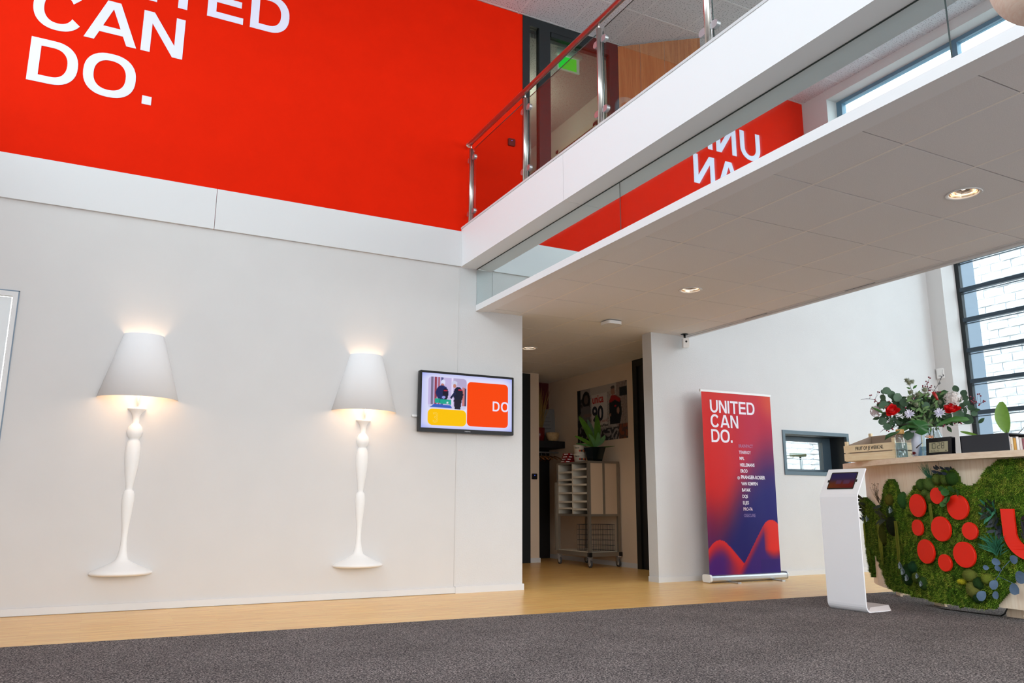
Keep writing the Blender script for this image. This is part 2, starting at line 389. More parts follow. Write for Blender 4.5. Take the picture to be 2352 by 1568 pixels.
mb = MB(); mb.box(fx1+.02,fx1+.36,-.25,-.2,.5,5.9); mb.build('outer_reveal', mat('pale_blue_metal', (118,130,144), .5), w2)
mb = MB(); mb.box(RX+.0,RX+.3,-5.4,-.23,.53,.56); mb.build('window_sill', trim_w, w2)
# front wall, behind the camera: a glazed facade
mb = MB()
mb.box(-5.55,-4.7,-10.8,-10.5,0,6.02); mb.box(5.9,6.83,-10.8,-10.5,0,6.02); mb.box(-4.7,5.9,-10.8,-10.5,0,.3); mb.box(-4.7,5.9,-10.8,-10.5,5.8,6.02)
struct('wall_front', mb, wall_w)
mb = MB()
for x in (-4.66,-2.55,-.45,1.65,3.75,5.86): mb.box(x-.035,x+.035,-10.7,-10.6,.3,5.8)
for z in (.34,2.4,4.1,5.76): mb.box(-4.7,5.9,-10.7,-10.6,z-.035,z+.035)
struct('window_3', mb, dark_fr, label='glazed facade behind the camera')
# upper ceiling: perforated tiles
mb = MB(); mb.box(-5.55,6.83,-10.8,.16,6.06,6.12); mb.box(-.1,2.3,.16,5,6.0,6.06); up_ceil = struct('ceiling', mb, mat('ceiling_void', (120,120,120), .9), label='high ceiling of perforated white tiles')
mb = MB(); mb.rbox(-.2985,.2985,-.2985,.2985,0,.02,.004,seg=1); pt = None
nx = 0
for i in range(-9, 11):
    for j in range(0, 13):
        x = -.05+.6*i+.3; y = -.02-.6*j-.3
        if x-.3 < LX-.05 or x+.3 > RX+.05: continue
        if pt is None: pt = mb.build('ceiling_tile', perf_m, up_ceil, loc=(x,y,6.02))
        else: copy_of(pt, up_ceil, (x,y,6.02))
mb = MB(); mb.box(-5.25,6.45,-10.5,-7.82,6.02,6.06); mb.build('ceiling_tile', perf_m, up_ceil)
mb = MB(); mb.box(-5.25,-4.853,-7.815,-.02,6.02,6.06); mb.build('ceiling_tile', perf_m, up_ceil)
mb = MB(); mb.box(5.953,6.45,-7.815,-.02,6.02,6.06); mb.build('ceiling_tile', perf_m, up_ceil)
mb = MB()
for i in range(-9, 12): x = -.05+.6*i; mb.box(x-.009,x+.009,-10.5,0,6.018,6.03)
for j in range(0, 18): y = -.02-.6*j; mb.box(-5.25,6.45,y-.009,y+.009,6.0185,6.029)
mb.build('ceiling_grid', mat('grid_white', (222,222,224), .5), up_ceil)

# ---- the bridge / gallery
BX0, BX1 = -.683, 2.12
mb = MB(); mb.box(BX0+.02,BX1-.02,-10.5,-.0005,3.06,3.43); mb.box(-.46,BX1-.02,-10.5,-.0005,2.90,3.06)
struct('floor', mb, trim_g, label='white slab of the gallery bridge')
for y0, y1 in ((-1.938,-.003),(-5.2,-1.942),(-8.6,-5.204)):
    mb = MB(); mb.box(BX0,BX0+.02,y0,y1,3.055,3.44); mb.box(BX0+.02,-.515,y0,y1,3.055,3.06)
    struct('trim_3', mb, trim_g, label='white fascia board of the gallery')
mb = MB(); mb.box(BX0-.006,BX0+.075,-10.5,-.003,3.44,3.458); struct('trim_4', mb, trim_w, label='white capping strip under the railing')
mb = MB(); mb.box(-.515,-.43,-10.5,-.003,2.63,2.69); mb.box(-.43,-.375,-10.5,-.003,2.634,2.66); struct('trim_5', mb, trim_g, label='white lower fascia strip under the glass band')
mb = MB(); mb.box(2.078,BX1,-10.5,-.003,2.625,3.44); mb.box(2.045,2.078,-10.5,-.003,2.634,2.66); struct('trim_6', mb, trim_w, label='white fascia on the far side of the bridge')
# glass band that mirrors the hall
def mirror_glass():
    m = bpy.data.materials.new('reflective_glass'); m.use_nodes = True; n, l = nodes(m); n.clear()
    out = n.new('ShaderNodeOutputMaterial'); gl = n.new('ShaderNodeBsdfGlossy'); gl.inputs['Roughness'].default_value = .004; gl.inputs[0].default_value = (.88,.97,.98,1)
    tr = n.new('ShaderNodeBsdfTransparent'); tr.inputs[0].default_value = (.85,.93,.93,1)
    mx = n.new('ShaderNodeMixShader'); mx.inputs[0].default_value = .78
    l.new(tr.outputs[0], mx.inputs[1]); l.new(gl.outputs[0], mx.inputs[2]); l.new(mx.outputs[0], out.inputs[0]); return m
mg = mirror_glass()
mb = MB(); mb.box(-.5,-.47,-10.5,-.003,2.69,3.055); gb = struct('window_4', mb, mat('glass_backing', (214,222,222), .7), label='reflective glass band below the gallery fascia')
for y0, y1 in ((-2.433,-.006),(-4.910,-2.441),(-7.39,-4.918),(-9.87,-7.398)):
    mb = MB(); mb.box(-.512,-.502,y0,y1,2.69,3.054); mb.build('pane', mg, gb)
mb = MB(); mb.box(-.514,-.5,-10,-.006,3.048,3.055)
for y in (-2.437,-4.914,-7.394): mb.box(-.511,-.5,y-.004,y+.004,2.69,3.05)
mb.build('seal', mat('dark_seal', (44,58,56), .5), gb)

# bridge ceiling with lay-in tiles
mb = MB(); mb.box(-.375,2.08,-10.5,.16,2.685,2.72); mb.box(-.375,2.5,.16,3.8,2.685,2.72); low_ceil = struct('ceiling', mb, mat('void_dark', (60,56,52), .9), label='low ceiling of grey mineral tiles under the bridge')
xsn = [-.375,-.049,.551,1.151,1.751,2.075]; ysn = [-.13-.6*k for k in range(-7,18)]
LIGHTS = [(.845,-1.565),(.865,-4.06),(.862,1.43)]
tiles = {}
def tile_mesh(w, h, hole=None):
    mb = MB(); g = .004
    x0,x1,y0,y1 = -w/2+.006, w/2-.006, -h/2+g, h/2-g
    if hole is None: mb.box(x0,x1,y0,y1,0,.02); return mb
    hx, hy, r = hole; n = 32
    ring = [(hx+r*math.cos(2*PI*k/n+PI/4), hy+r*math.sin(2*PI*k/n+PI/4)) for k in range(n)]
    sq = []
    cs = [(x1,y1),(x0,y1),(x0,y0),(x1,y0)]
    for s_ in range(4):
        a, b = cs[s_], cs[(s_+1)%4]
        for k in range(8): sq.append((a[0]+(b[0]-a[0])*k/8, a[1]+(b[1]-a[1])*k/8))
    vs = [(p[0],p[1],0) for p in sq+ring]+[(p[0],p[1],.02) for p in sq+ring]
    fs = [(n+i,n+(i+1)%n,(i+1)%n,i) for i in range(n)]+[(i,(i+1)%n,2*n+(i+1)%n,2*n+i) for i in range(n)]+[(n+i,3*n+i,3*n+(i+1)%n,n+(i+1)%n) for i in range(n)]
    return mb.add(vs, fs)
for i in range(len(xsn)-1):
    for j in range(len(ysn)-1):
        yb, yt = ysn[j+1], ysn[j]
        if yb < -8.8: continue
        if yb < 3.78 < yt: yt = 3.78
        if yb >= 3.78: continue
        x0, x1 = xsn[i], xsn[i+1]
        if i == 4 and yb > .16: x1 = 2.35
        cx, cy = (x0+x1)/2, (yb+yt)/2
        hole = None
        for lx, ly in LIGHTS:
            if x0 < lx < x1 and yb < ly < yt: hole = (lx-cx, ly-cy, .086)
        dz = random.uniform(0,.0012)
        key = (round(x1-x0,3), round(yt-yb,3))
        if hole is None and key in tiles: copy_of(tiles[key], low_ceil, (cx,cy,2.64+dz))
        else:
            o = tile_mesh(x1-x0, yt-yb, hole).build('ceiling_tile', tile_m, low_ceil, loc=(cx,cy,2.64+dz))
            if hole is None: tiles[key] = o
mb = MB(); mb.box(2.35,2.49,.16,3.78,2.64,2.66); mb.build('ceiling_tile', tile_m, low_ceil)
mb = MB()
for x in xsn[1:-1]: mb.box(x-.006,x+.006,-8.8,3.78,2.6388,2.655)
mb.build('ceiling_grid', grid_m, low_ceil)
for y0, y1 in ((-2.50,-2.19),(-1.27,-.97),(-4.2,-3.9)):
    mb = MB(); mb.box(2.046,2.056,y0,y1,2.6325,2.6345); mb.build('slot', blk, low_ceil)

# ---- corridor beyond the opening
mb = MB(); mb.box(2.49,2.6,1.53,3.9,0,2.72); mb.box(2.49,2.6,.16,.35,0,2.72); mb.box(2.49,2.6,.35,1.53,2.64,2.72)
cream_w = add_noise(mat('cream_paint', (226,203,178), .85), 3, .02)
struct('wall_right', mb, cream_w, label='corridor wall carrying the poster')
mb = MB(); mb.box(1.9,2.6,3.78,3.9,0,2.72); struct('wall_back', mb, mat('maroon_paint', (92,14,14), .7), label='maroon wall at the end of the corridor')
mb = MB(); mb.box(1.74,1.9,3.04,3.9,0,2.66); mb.box(-.3,.6,3.04,3.2,0,2.66); mb.box(-.3,1.74,3.04,3.2,2.60,2.66)
struct('wall_back', mb, cream_w, label='cream pier beside the coat niche')
mb = MB(); mb.box(-.4,-.3,.16,3.2,0,2.66); struct('wall_left', mb, wall_w)
mb = MB(); mb.box(1.60,1.738,3.0,3.06,0,2.62); mb.box(.6,.68,3.0,3.06,0,2.62); mb.box(.681,1.599,3.0,3.06,2.56,2.62)
d2 = struct('door_2', mb, dark_fr, label='dark door frame at the left of the corridor')
mb = MB(); mb.box(.68,1.6,3.03,3.055,.006,2.56); mb.build('door_leaf', mat('dark_door', (44,42,44), .5), d2)
mb = MB(); mb.box(2.455,2.52,1.44,1.53,0,2.64); mb.box(2.455,2.52,.35,.44,0,2.64); mb.box(2.455,2.52,.44,1.44,2.55,2.64)
d3 = struct('door_3', mb, mat('near_black_frame', (20,22,22), .5), label='black door frame at the right of the corridor')
mb = MB(); mb.box(2.485,2.52,.44,1.44,.0,2.55); mb.build('door_leaf', mat('black_door', (26,26,28), .5), d3)
mb = MB(); mb.box(2.478,2.49,1.53,3.78,0,.06); struct('baseboard_right', mb, trim_w)
mb = MB(); mb.box(1.74,1.912,3.028,3.04,0,.06); mb.box(1.9,1.912,3.04,3.78,0,.06); struct('baseboard_back', mb, trim_w)
# upper corridor behind the dark glazed screen
mb = MB(); mb.box(0,2.3,.16,5,5.90,5.95); struct('ceiling', mb, perf_m, label='ceiling of the upper corridor')
mb = MB(); mb.box(0,2.3,-.0,5,3.40,3.44); struct('floor', mb, mat('upper_floor', (120,110,104), .7))
mb = MB(); mb.box(1.56,1.66,.16,5,3.44,5.9); struct('wall_right', mb, wall_w)
mb = MB(); mb.box(-.1,0,.16,5,3.44,5.9); mb.box(0,1.56,4.9,5,3.44,5.9); struct('wall_left', mb, wall_w)
mb = MB()
for x0, x1 in ((.0,.085),(.205,.345),(1.13,1.25)): mb.box(x0,x1,-.012,.06,3.53,5.915)
mb.box(0,1.25,-.012,.06,5.915,6.015); mb.box(0,1.25,-.012,.06,3.44,3.53); mb.box(.36,1.13,-.008,.05,5.86,5.92)
d4 = struct('door_4', mb, dark_fr, label='dark glazed door screen on the gallery')
pg = glass_mat('screen_glass', (214,222,216), 0)
mb = MB(); mb.box(.085,.205,.02,.028,3.53,5.915); mb.build('pane', pg, d4)
mb = MB(); mb.box(.345,1.13,.02,.028,3.53,5.86); mb.build('pane', pg, d4)
for y in (.9,2.4):
    mb = MB(); mb.box(1.54,1.56,y,y+.07,3.44,5.55); mb.box(1.54,1.56,y+.93,y+1.0,3.44,5.55); mb.box(1.54,1.56,y,y+1.0,5.5,5.57)
    d = struct('door_5', mb, mat('pale_door_frame', (214,206,198), .5), label='pale framed door in the upper corridor'); mb = MB(); mb.box(1.548,1.559,y+.07,y+.93,3.45,5.5); mb.build('door_leaf', mat('tan_door', (150,108,84), .5), d)
# diagonal wood cladding on the gallery
def clad():
    pts = [(1.25,-.012),(1.45,-.17),(1.66,-.345),(1.98,-.59)]
    root = None
    for i in range(3):
        (x0,y0),(x1,y1) = pts[i], pts[i+1]
        d = Vector((x1-x0,y1-y0)).normalized(); n = Vector((-d.y,d.x))*.03
        e = d*.0015
        mb = MB(); mb.prism([(x0+e.x,y0+e.y),(x1-e.x,y1-e.y),(x1-e.x+n.x,y1-e.y+n.y),(x0+e.x+n.x,y0+e.y+n.y)], 3.459, 6.0)
        if root is None: root = struct('wall_back', mb, clad_m, label='warm wood clad wall on the gallery')
        else: mb.build('panel', clad_m, root)
clad()

# ---- small window in the banner wall
mb = MB(); x0,x1,z0,z1 = 3.472,4.592,1.132,1.655
mb.box(x0,x1,-.012,.02,z1-.042,z1); mb.box(x0,x1,-.012,.02,z0,z0+.042); mb.box(x0,x0+.04,-.012,.02,z0+.042,z1-.042); mb.box(x1-.04,x1,-.012,.02,z0+.042,z1-.042)
w5 = struct('window_5', mb, blue_fr, label='small blue grey framed window between banner and desk')
mb = MB(); mb.box(3.49,3.52,.02,.33,1.15,1.64); mb.box(4.54,4.57,.02,.33,1.15,1.64); mb.box(3.52,4.54,.02,.33,1.61,1.64); mb.box(3.52,4.54,.02,.33,1.15,1.18)
mb.build('window_frame', mat('dark_reveal', (34,40,46), .5), w5)
mb = MB(); mb.box(3.52,4.54,.24,.29,1.555,1.61); mb.box(3.52,4.54,.24,.29,1.18,1.215); mb.box(4.40,4.539,.235,.3,1.181,1.609)
mb.build('inner_frame', mat('blue_grey_inner', (62,80,92), .4), w5)
mb = MB(); mb.box(3.52,4.40,.26,.266,1.215,1.555); mb.build('pane', pane_m, w5)

# ================================================================== OUTSIDE
stone_m = add_noise(mat('painted_white_stone', (214,218,224), .9), 25, .12, .8, 30, dist=.01)
mort_m = mat('stone_mortar', (196,198,198), .9)
def stone_wall(axis, pos, u0, u1, z0, z1, bw, bh, label, thick=.05):
    mb = MB()
    if axis == 'x': mb.box(pos+.0,pos+.25,u0-.5,u1+.02,-.2,max(z1+2,6.5))
    else: mb.box(u0-.5,u1+.02,pos+.0,pos+.25,-.2,z1+.35)
    root = struct('wall_back' if axis == 'y' else 'wall_right', mb, mort_m, label=label)
    protos = []
    for k in range(5):
        m_ = MB(); n = 1; g = .006
        # rough front: a 3x2 grid pushed in and out
        xs_ = [-bw/2+g,-bw/6,bw/6,bw/2-g]; zs_ = [-bh/2+g,0,bh/2-g]
        V = []
        for z in zs_:
            for x in xs_: V.append((x, -random.uniform(.012,.045) if abs(x) < bw/2-g-.001 or z == 0 else -random.uniform(.005,.02), z))
        V += [(x,.04,z) for z in (zs_[0],zs_[2]) for x in (xs_[0],xs_[3])]
        F = [(r*4+c,r*4+c+1,r*4+c+5,r*4+c+4) for r in range(2) for c in range(3)]
        F += [(12,13,3,2,1,0),(14,8,9,10,11,15),(12,0,4,8,14),(13,15,11,7,3)]
        m_.add(V, F); me = m_.build('stone', stone_m, link=False).data; protos.append(me)
    r = 0; z = z0
    while z < z1:
        u = u0 + (r%2)*bw/2
        while u < u1:
            o = bpy.data.objects.new('stone', random.choice(protos)); COL.objects.link(o); o.parent = root
            if axis == 'y': o.location = (u+bw/2, pos, z+bh/2)
            else: o.location = (pos, u+bw/2, z+bh/2); o.rotation_euler = (0,0,-PI/2)
            u += bw
        z += bh; r += 1
    return root
stone_wall('x', 9.4, -2.6, 1.15, 1.55, 5.5, .34, .14, 'white painted stone wall outside the tall window')
stone_wall('y', 2.6, 5.3, 7.35, 1.1, 2.1, .24, .085, 'white painted stone wall outside the small window')
mb = MB(); mb.box(7.62,9.3,2.62,2.7,-.2,1.78)
for i in range(25): mb.box(7.62+i*.066,7.65+i*.066,2.605,2.62,-.2,1.72)
tag(mb.build('cladding_panel', mat('pale_teal_ribbed', (150,186,196), .5)), 'pale teal ribbed metal cladding beyond the small window', 'cladding')
mb = MB(); mb.box(5.3,6.3,2.53,2.552,1.905,2.2); tag(mb.build('roof_strip', mat('faded_red', (206,60,66), .6)), 'faded red strip on top of the stone wall outside', 'sign')
mb = MB(); mb.box(-30,40,-40,30,-.3,-.2); struct('ground', mb, mat('paving_outside', (150,150,148), .9))

# ================================================================== THINGS
# ---- wall lamps
lamp_wh = mat('matt_white_resin', (238,237,236), .45)
shade_m = mat('white_shade', (240,240,242), .8)
def lamp_profile():
    ys = [(535,105),(541,104),(552,76),(570,52),(590,40),(620,37),(628,52),(645,80),(672,93),(695,82),(710,62),(717,54),(722,62),(735,76),(770,87),(810,87),(850,82),(900,68),(950,52),(990,40),(1003,37),(1006,42),(1012,56),(1030,66),(1060,70),(1100,66),(1150,55),(1190,44),(1230,36),(1270,33),(1310,36),(1345,45),(1375,58),(1392,72),(1405,105),(1420,165),(1438,250),(1450,310),(1460,342),(1466,347),(1472,336),(1477,300),(1478,100),(1478,2)]
    k = 1.238/(1466-535)
    return [(.001, 1.508)]+[(w*.00125/2, 1.51-(y-535)*k) for y, w in ys]
LP = lamp_profile()
def make_lamp(x, label):
    t = thing('wall_lamp', label, 'lamp', (x,0,0), 0, 'half-round wall lamps')
    mb = MB(); mb.lathe(LP, 20, (0,-.0,0), PI, 2*PI, sy=.75); mb.build('lamp_body', lamp_wh, t)
    mb = MB(); prof = [(.145,2.092),(.291,1.583),(.2885,1.583),(.1425,2.092),(.145,2.092)]
    mb.lathe(prof, 32, (0,0,0), PI, 2*PI, sy=.8); mb.build('lamp_shade', shade_m, t)
    mb = MB(); mb.tube([(0,-.03,1.505),(0,-.045,1.60),(0,-.05,1.70)], .009); mb.build('socket', white_pl, t)
    mb = MB(); mb.sphere((0,-.055,1.75), .035, sc=(1,1,1.5)); mb.build('bulb', mat('warm_bulb', (255,220,170), .5, emit=(255,214,160), es=6), t)
    for z in (1.66,1.94):
        d = bpy.data.lights.new('lamp_light', 'POINT'); d.energy = 3.4; d.color = (1,.66,.40); d.shadow_soft_size = .05
        o = bpy.data.objects.new('lamp_light', d); COL.objects.link(o); o.location = (0,-.11,z); o.parent = t
    return t
make_lamp(-3.413, 'white half-round wall lamp nearer the door, left of the pair')
make_lamp(-1.595, 'white half-round wall lamp nearer the screen, right of the pair')

# ---- flat prints: a fine grid of quads coloured by a function of (u, v)
def print_mesh(name, m, nu, nv, w, h, fn, parent, M):
    V = [M @ Vector((w*i/nu, h*j/nv, 0)) for j in range(nv+1) for i in range(nu+1)]
    F = [(j*(nu+1)+i, j*(nu+1)+i+1, (j+1)*(nu+1)+i+1, (j+1)*(nu+1)+i) for j in range(nv) for i in range(nu)]
    mb = MB(); mb.v = [tuple(v) for v in V]; mb.f = F; mb.sm = [False]*len(F)
    mb.c = [lin(fn(i/nu, j/nv)) for j in range(nv+1) for i in range(nu+1)]
    return mb.build(name, m, parent, vcol=True)
def mixc(a, b, t):
    t = max(0, min(1, t)); return tuple(a[i]+(b[i]-a[i])*t for i in range(3))
def sstep(a, b, x):
    t = max(0, min(1, (x-a)/(b-a))); return t*t*(3-2*t)
def inpoly(x, y, P):
    c = False; n = len(P); j = n-1
    for i in range(n):
        if (P[i][1] > y) != (P[j][1] > y) and x < (P[j][0]-P[i][0])*(y-P[i][1])/(P[j][1]-P[i][1])+P[i][0]: c = not c
        j = i
    return c
def ell(u, v, cu, cv, ru, rv): return ((u-cu)/ru)**2+((v-cv)/rv)**2 < 1

# ---- television
tv = thing('television', 'black framed wall screen showing orange, yellow and photo tiles', 'screen', (-1.103,-.002,1.43), 0)
mb = MB(); mb.rbox(0,.968,-.075,-.03,0,.562,.008,'y'); mb.build('casing', mat('tv_black', (10,11,14), .35, spec=.25), tv)
mb = MB(); mb.box(.25,.72,-.03,0,.12,.42); mb.build('wall_bracket', blk, tv)
mb = MB(); mb.rbox(-.045,.0,-.02,-.004,.135,.155,.004,'y'); mb.tube([(-.02,-.012,.145),(.06,-.02,.15)], .005); mb.build('cable', white_pl, tv)
scr = print_mesh('display', vcol_mat('screen_print', .3, 1.25, .1), 48, 28, .926, .505, lambda u, v: mixc((232,230,252),(160,172,246), (max(0,1-min(u,1-u)/.14)**2*.5+max(0,1-min(v,1-v)/.14)**2*.5)), tv, Matrix.Translation((.021,-.0755,.036)) @ WALLM)
EM = lambda nm, c, e=1.28: mat(nm, (0,0,0), .4, spec=.05, emit=c, es=e)
def rrect(x0, x1, z0, z1, r, n=6):
    o = []
    for cx, cz, t0 in ((x1-r,z1-r,0),(x0+r,z1-r,PI/2),(x0+r,z0+r,PI),(x1-r,z0+r,1.5*PI)):
        o += [(cx+r*math.cos(t0+PI/2*i/n), cz+r*math.sin(t0+PI/2*i/n)) for i in range(n+1)]
    return o
mkxz = lambda y: (lambda a,b,c: (a,c,b))
mb = MB(); mb.prism(rrect(.475,.905,.068,.485,.04), -.0768, -.0762, mkxz(0)); mb.build('orange_tile', EM('screen_orange', (252,72,8)), tv)
mb = MB(); mb.prism(rrect(.083,.468,.062,.212,.045), -.0768, -.0762, mkxz(0)); mb.build('yellow_tile', EM('screen_yellow', (254,196,0)), tv)
def tvphoto(u, v):
    # two workers in dark jackets and pale helmets beside a green tool case, pale corridor
    c = (196,182,226)
    for p, w_, cc in ((.10,.03,(120,110,140)),(.19,.03,(150,60,80)),(.27,.02,(170,90,110)),(.36,.03,(90,90,140)),(.62,.02,(230,220,250)),(.91,.03,(200,120,120)),(.97,.02,(70,60,90))):
        if abs(u-p) < w_: c = cc
    if v > .8-abs(u-.7)*.4 and u > .66: c = (182,170,206)
    if v < .12: c = (206,204,236)
    if inpoly(u, v, [(.05,.03),(.15,.13),(.58,.12),(.62,.02)]): c = (52,92,190)
    if ell(u,v,.38,.84,.055,.09): c = (222,226,252)
    if ell(u,v,.37,.745,.04,.06): c = (186,120,110)
    if ell(u,v,.36,.50,.165,.24) and v > .28: c = (26,36,92)
    if ell(u,v,.44,.46,.07,.2): c = (16,14,40)
    if ell(u,v,.40,.36,.045,.04): c = (150,150,226)
    if ell(u,v,.68,.84,.075,.075): c = (206,208,236)
    if ell(u,v,.68,.75,.04,.06): c = (196,130,110)
    if ell(u,v,.78,.48,.13,.25): c = (16,18,46)
    if inpoly(u, v, [(.56,.36),(.64,.50),(.70,.60),(.72,.48),(.60,.33)]): c = (18,26,70)
    if inpoly(u, v, [(.66,.3),(.88,.34),(.84,.0),(.69,.0)]): c = (24,20,40)
    if abs(u-.82) < .045 and abs(v-.63) < .02: c = (214,40,70)
    if abs(u-.44) < .045 and abs(v-.58) < .015: c = (180,30,60)
    if inpoly(u, v, [(.18,.31),(.60,.29),(.60,.14),(.18,.17)]): c = (20,164,140) if not (abs(u-.3) < .008) else (10,110,96)
    if abs(u-.5) < .02 and abs(v-.2) < .03: c = (220,236,240)
    return c
ph = print_mesh('photo_tile', MATS['screen_print'], 66, 56, .385, .29, tvphoto, tv, Matrix.Translation((.083,-.0765,.218)) @ WALLM)
# rounded corners of the photo tile
mb = MB()
for cx, cz, sx, sz in ((.083,.508,1,-1),(.468,.508,-1,-1),(.083,.218,1,1),(.468,.218,-1,1)):
    r = .035; P = [(cx,cz)]+[(cx+sx*r*(1-math.sin(t)), cz+sz*r*(1-math.cos(t))) for t in [PI/2*i/6 for i in range(7)]]
    if sx*sz > 0: P = P[::-1]
    mb = MB(); mb.prism(P, -.0770, -.0766, mkxz(0)); mb.build('photo_corner', EM('screen_pale', (214,216,250)), tv)
vf = word_mesh([('D',0),('O',.088)], .093, .86, .0003)
for k, v in enumerate(vf[0]): v.x = min(v.x, .170)
put('lettering', vf, EM('screen_white', (236,230,252)), tv, Matrix.Translation((.742,-.0772,.222)) @ WALLM)
put('numeral', text_mesh('3', .13, .0002, .006), EM('screen_pale_yellow', (250,222,110)), tv, Matrix.Translation((.128,-.0770,.088)) @ WALLM)
put('numeral', text_mesh('3', .13, .0002, -.012), EM('screen_yellow', (254,196,0)), tv, Matrix.Translation((.128,-.0773,.088)) @ WALLM)
put('maker_mark', text_mesh('SAMSUNG', .013, .0002, .01, align='CENTER'), mat('mark_grey', (190,190,196), .4), tv, Matrix.Translation((.484,-.0755,.013)) @ WALLM)

# ---- card readers
def reader(loc, rz, label, s=1):
    t = thing('card_reader', label, 'reader', loc, rz)
    mb = MB(); mb.rbox(-.04*s,.04*s,-.02,0,-.04*s,.04*s,.008,'y'); mb.build('housing', mat('dark_brown_plastic', (26,20,22), .3), t)
    mb = MB(); mb.rbox(-.003,.003,-.0212,-.02,.012,.018,.002,'y',2); mb.build('status_light', mat('blue_led', (40,60,255), .3, emit=(70,110,255), es=4), t)
reader((-.135,-.004,4.485), 0, 'small black card reader on the red wall behind the railing')
reader((1.818,3.04,1.17), 0, 'black card reader with blue dot on the cream pier in the corridor')

# ---- balustrade
bal = thing('balustrade', 'stainless steel and glass railing along the gallery', 'railing', (-.643,0,3.458))
rail_glass = glass_mat('railing_glass', (240,243,241), .0, gain=.8)
mb = MB(); mb.tube([(0,-.06,.862),(0,-9.6,.862)], .024, 16); mb.tube([(0,-.052,.862),(0,-.06,.862)], .026, 16); mb.build('handrail', alu, bal)
post_y = [-.125,-1.255,-2.41,-3.56,-4.72,-5.88,-7.04,-8.2]
p0 = None
for y in post_y:
    if p0 is None:
        mb = MB(); mb.tube([(0,0,0),(0,0,.79)], .021, 14); mb.tube([(0,0,.79),(0,0,.842)], .007, 8); mb.tube([(0,0,0),(0,0,.008)], .036, 14)
        mb2 = MB(); mb2.tube([(.04,0,.79),(.04,0,0)], .009, 8)
        p0 = mb.build('post', alu, bal, loc=(0,y,0)); posts = [p0]
        cl = MB(); cl.rbox(-.014,.014,-.032,.032,-.025,.025,.0245,'x',6)
        c0 = cl.build('clamp', alu2, p0, loc=(.012,.05,.127)); q = p0
    else: q = copy_of(p0, bal, (0,y,0))
    for yy, zz in ((.05,.127),(.05,.69),(-.05,.127),(-.05,.69)):
        if q is p0 and yy > 0 and zz < .2: continue
        copy_of(c0, q, (.012,yy,zz))
for a, b in zip(post_y[:-1], post_y[1:]):
    mb = MB(); L = a-b-.07; mb.rbox(-.005,.005,-L/2,L/2,-.375,.375,.03,'x'); mb.build('glass_panel', rail_glass, bal, loc=(.012,(a+b)/2,.405))
    mb = MB()
    mb.tube([(.0,-L/2+.02,.376),(.0,L/2-.02,.376)], .0035, 4); mb.tube([(0,-L/2+.02,-.376),(0,L/2-.02,-.376)], .005, 4); mb.tube([(0,L/2+.001,-.35),(0,L/2+.001,.35)], .004, 4)
    mb.build('glass_edge', mat('glass_edge_green', (40,62,62), .2), bal, loc=(.012,(a+b)/2,.405))

# ---- exit sign
ex = thing('exit_sign', 'green lit exit sign behind the dark gallery screen', 'sign', (.72,.22,5.79))
mb = MB(); mb.rbox(-.17,.17,-.03,.03,.05,.11,.006,'x'); mb.build('housing', white_pl, ex)
mb = MB(); mb.box(-.145,.145,-.006,.006,-.14,.05); mb.build('clear_edge', mat('sign_edge', (220,230,226), .3, emit=(200,230,214), es=.5), ex)
mb = MB(); mb.box(-.135,.105,-.0075,-.006,-.12,.035); mb.build('green_plate', mat('exit_green', (10,160,40), .4, emit=(20,220,50), es=1.6), ex)
# ---- downlights
def downlight(x, y, label, z=2.64, e=14, col=(1,.74,.48)):
    t = thing('ceiling_light', label, 'light', (x,y,z), 0, 'round recessed downlights')
    mb = MB(); mb.lathe([(.084,.0),(.100,-.001),(.101,-.005),(.098,-.007),(.084,-.004),(.080,.004),(.084,.004)], 32); mb.build('trim_ring', white_pl, t)
    mb = MB(); mb.lathe([(.083,.0),(.078,.028),(.064,.058),(.04,.082),(.001,.09)], 32); mb.build('reflector', mat('reflector', (236,214,190), .12, 1), t)
    mb = MB(); mb.sphere((0,0,.045), .022, 10, 6); mb.tube([(0,0,.05),(0,0,.088)], .014, 8); mb.build('bulb', mat('downlight_bulb', (255,230,200), .4, emit=(255,222,186), es=14), t)
    mb = MB(); mb.lathe([(.060,.012),(.066,.014),(.070,.020)], 32); mb.build('inner_ring', mat('lit_ring', (255,240,220), .4, emit=(255,236,210), es=2.2), t)
    d = bpy.data.lights.new('downlight_beam', 'SPOT'); d.energy = e; d.color = col; d.spot_size = math.radians(120); d.spot_blend = 1; d.shadow_soft_size = .05
    o = bpy.data.objects.new('downlight_beam', d); COL.objects.link(o); o.location = (0,0,.01); o.parent = t
downlight(*LIGHTS[0], 'recessed downlight in the middle of the low ceiling')
downlight(*LIGHTS[1], 'large recessed downlight in the low ceiling nearest the window side')
downlight(*LIGHTS[2], 'recessed downlight partly hidden behind the opening, in the corridor', e=24)
ul = thing('ceiling_light', 'small bright fixture inside the upper corridor behind the dark screen', 'light', (.30,.75,5.90))
mb = MB(); mb.lathe([(.001,-.03),(.05,-.03),(.07,-.02),(.075,0),(.001,0)], 20); mb.build('fixture_body', white_pl, ul)
mb = MB(); mb.lathe([(.001,-.034),(.045,-.033),(.05,-.031)], 20); mb.build('lit_disc', mat('upper_lamp', (255,240,220), .4, emit=(255,240,220), es=6), ul)
d = bpy.data.lights.new('fixture_glow', 'POINT'); d.energy = 26; d.color = (1,.86,.70); d.shadow_soft_size = .06
o = bpy.data.objects.new('fixture_glow', d); COL.objects.link(o); o.location = (.3,.6,-.35); o.parent = ul
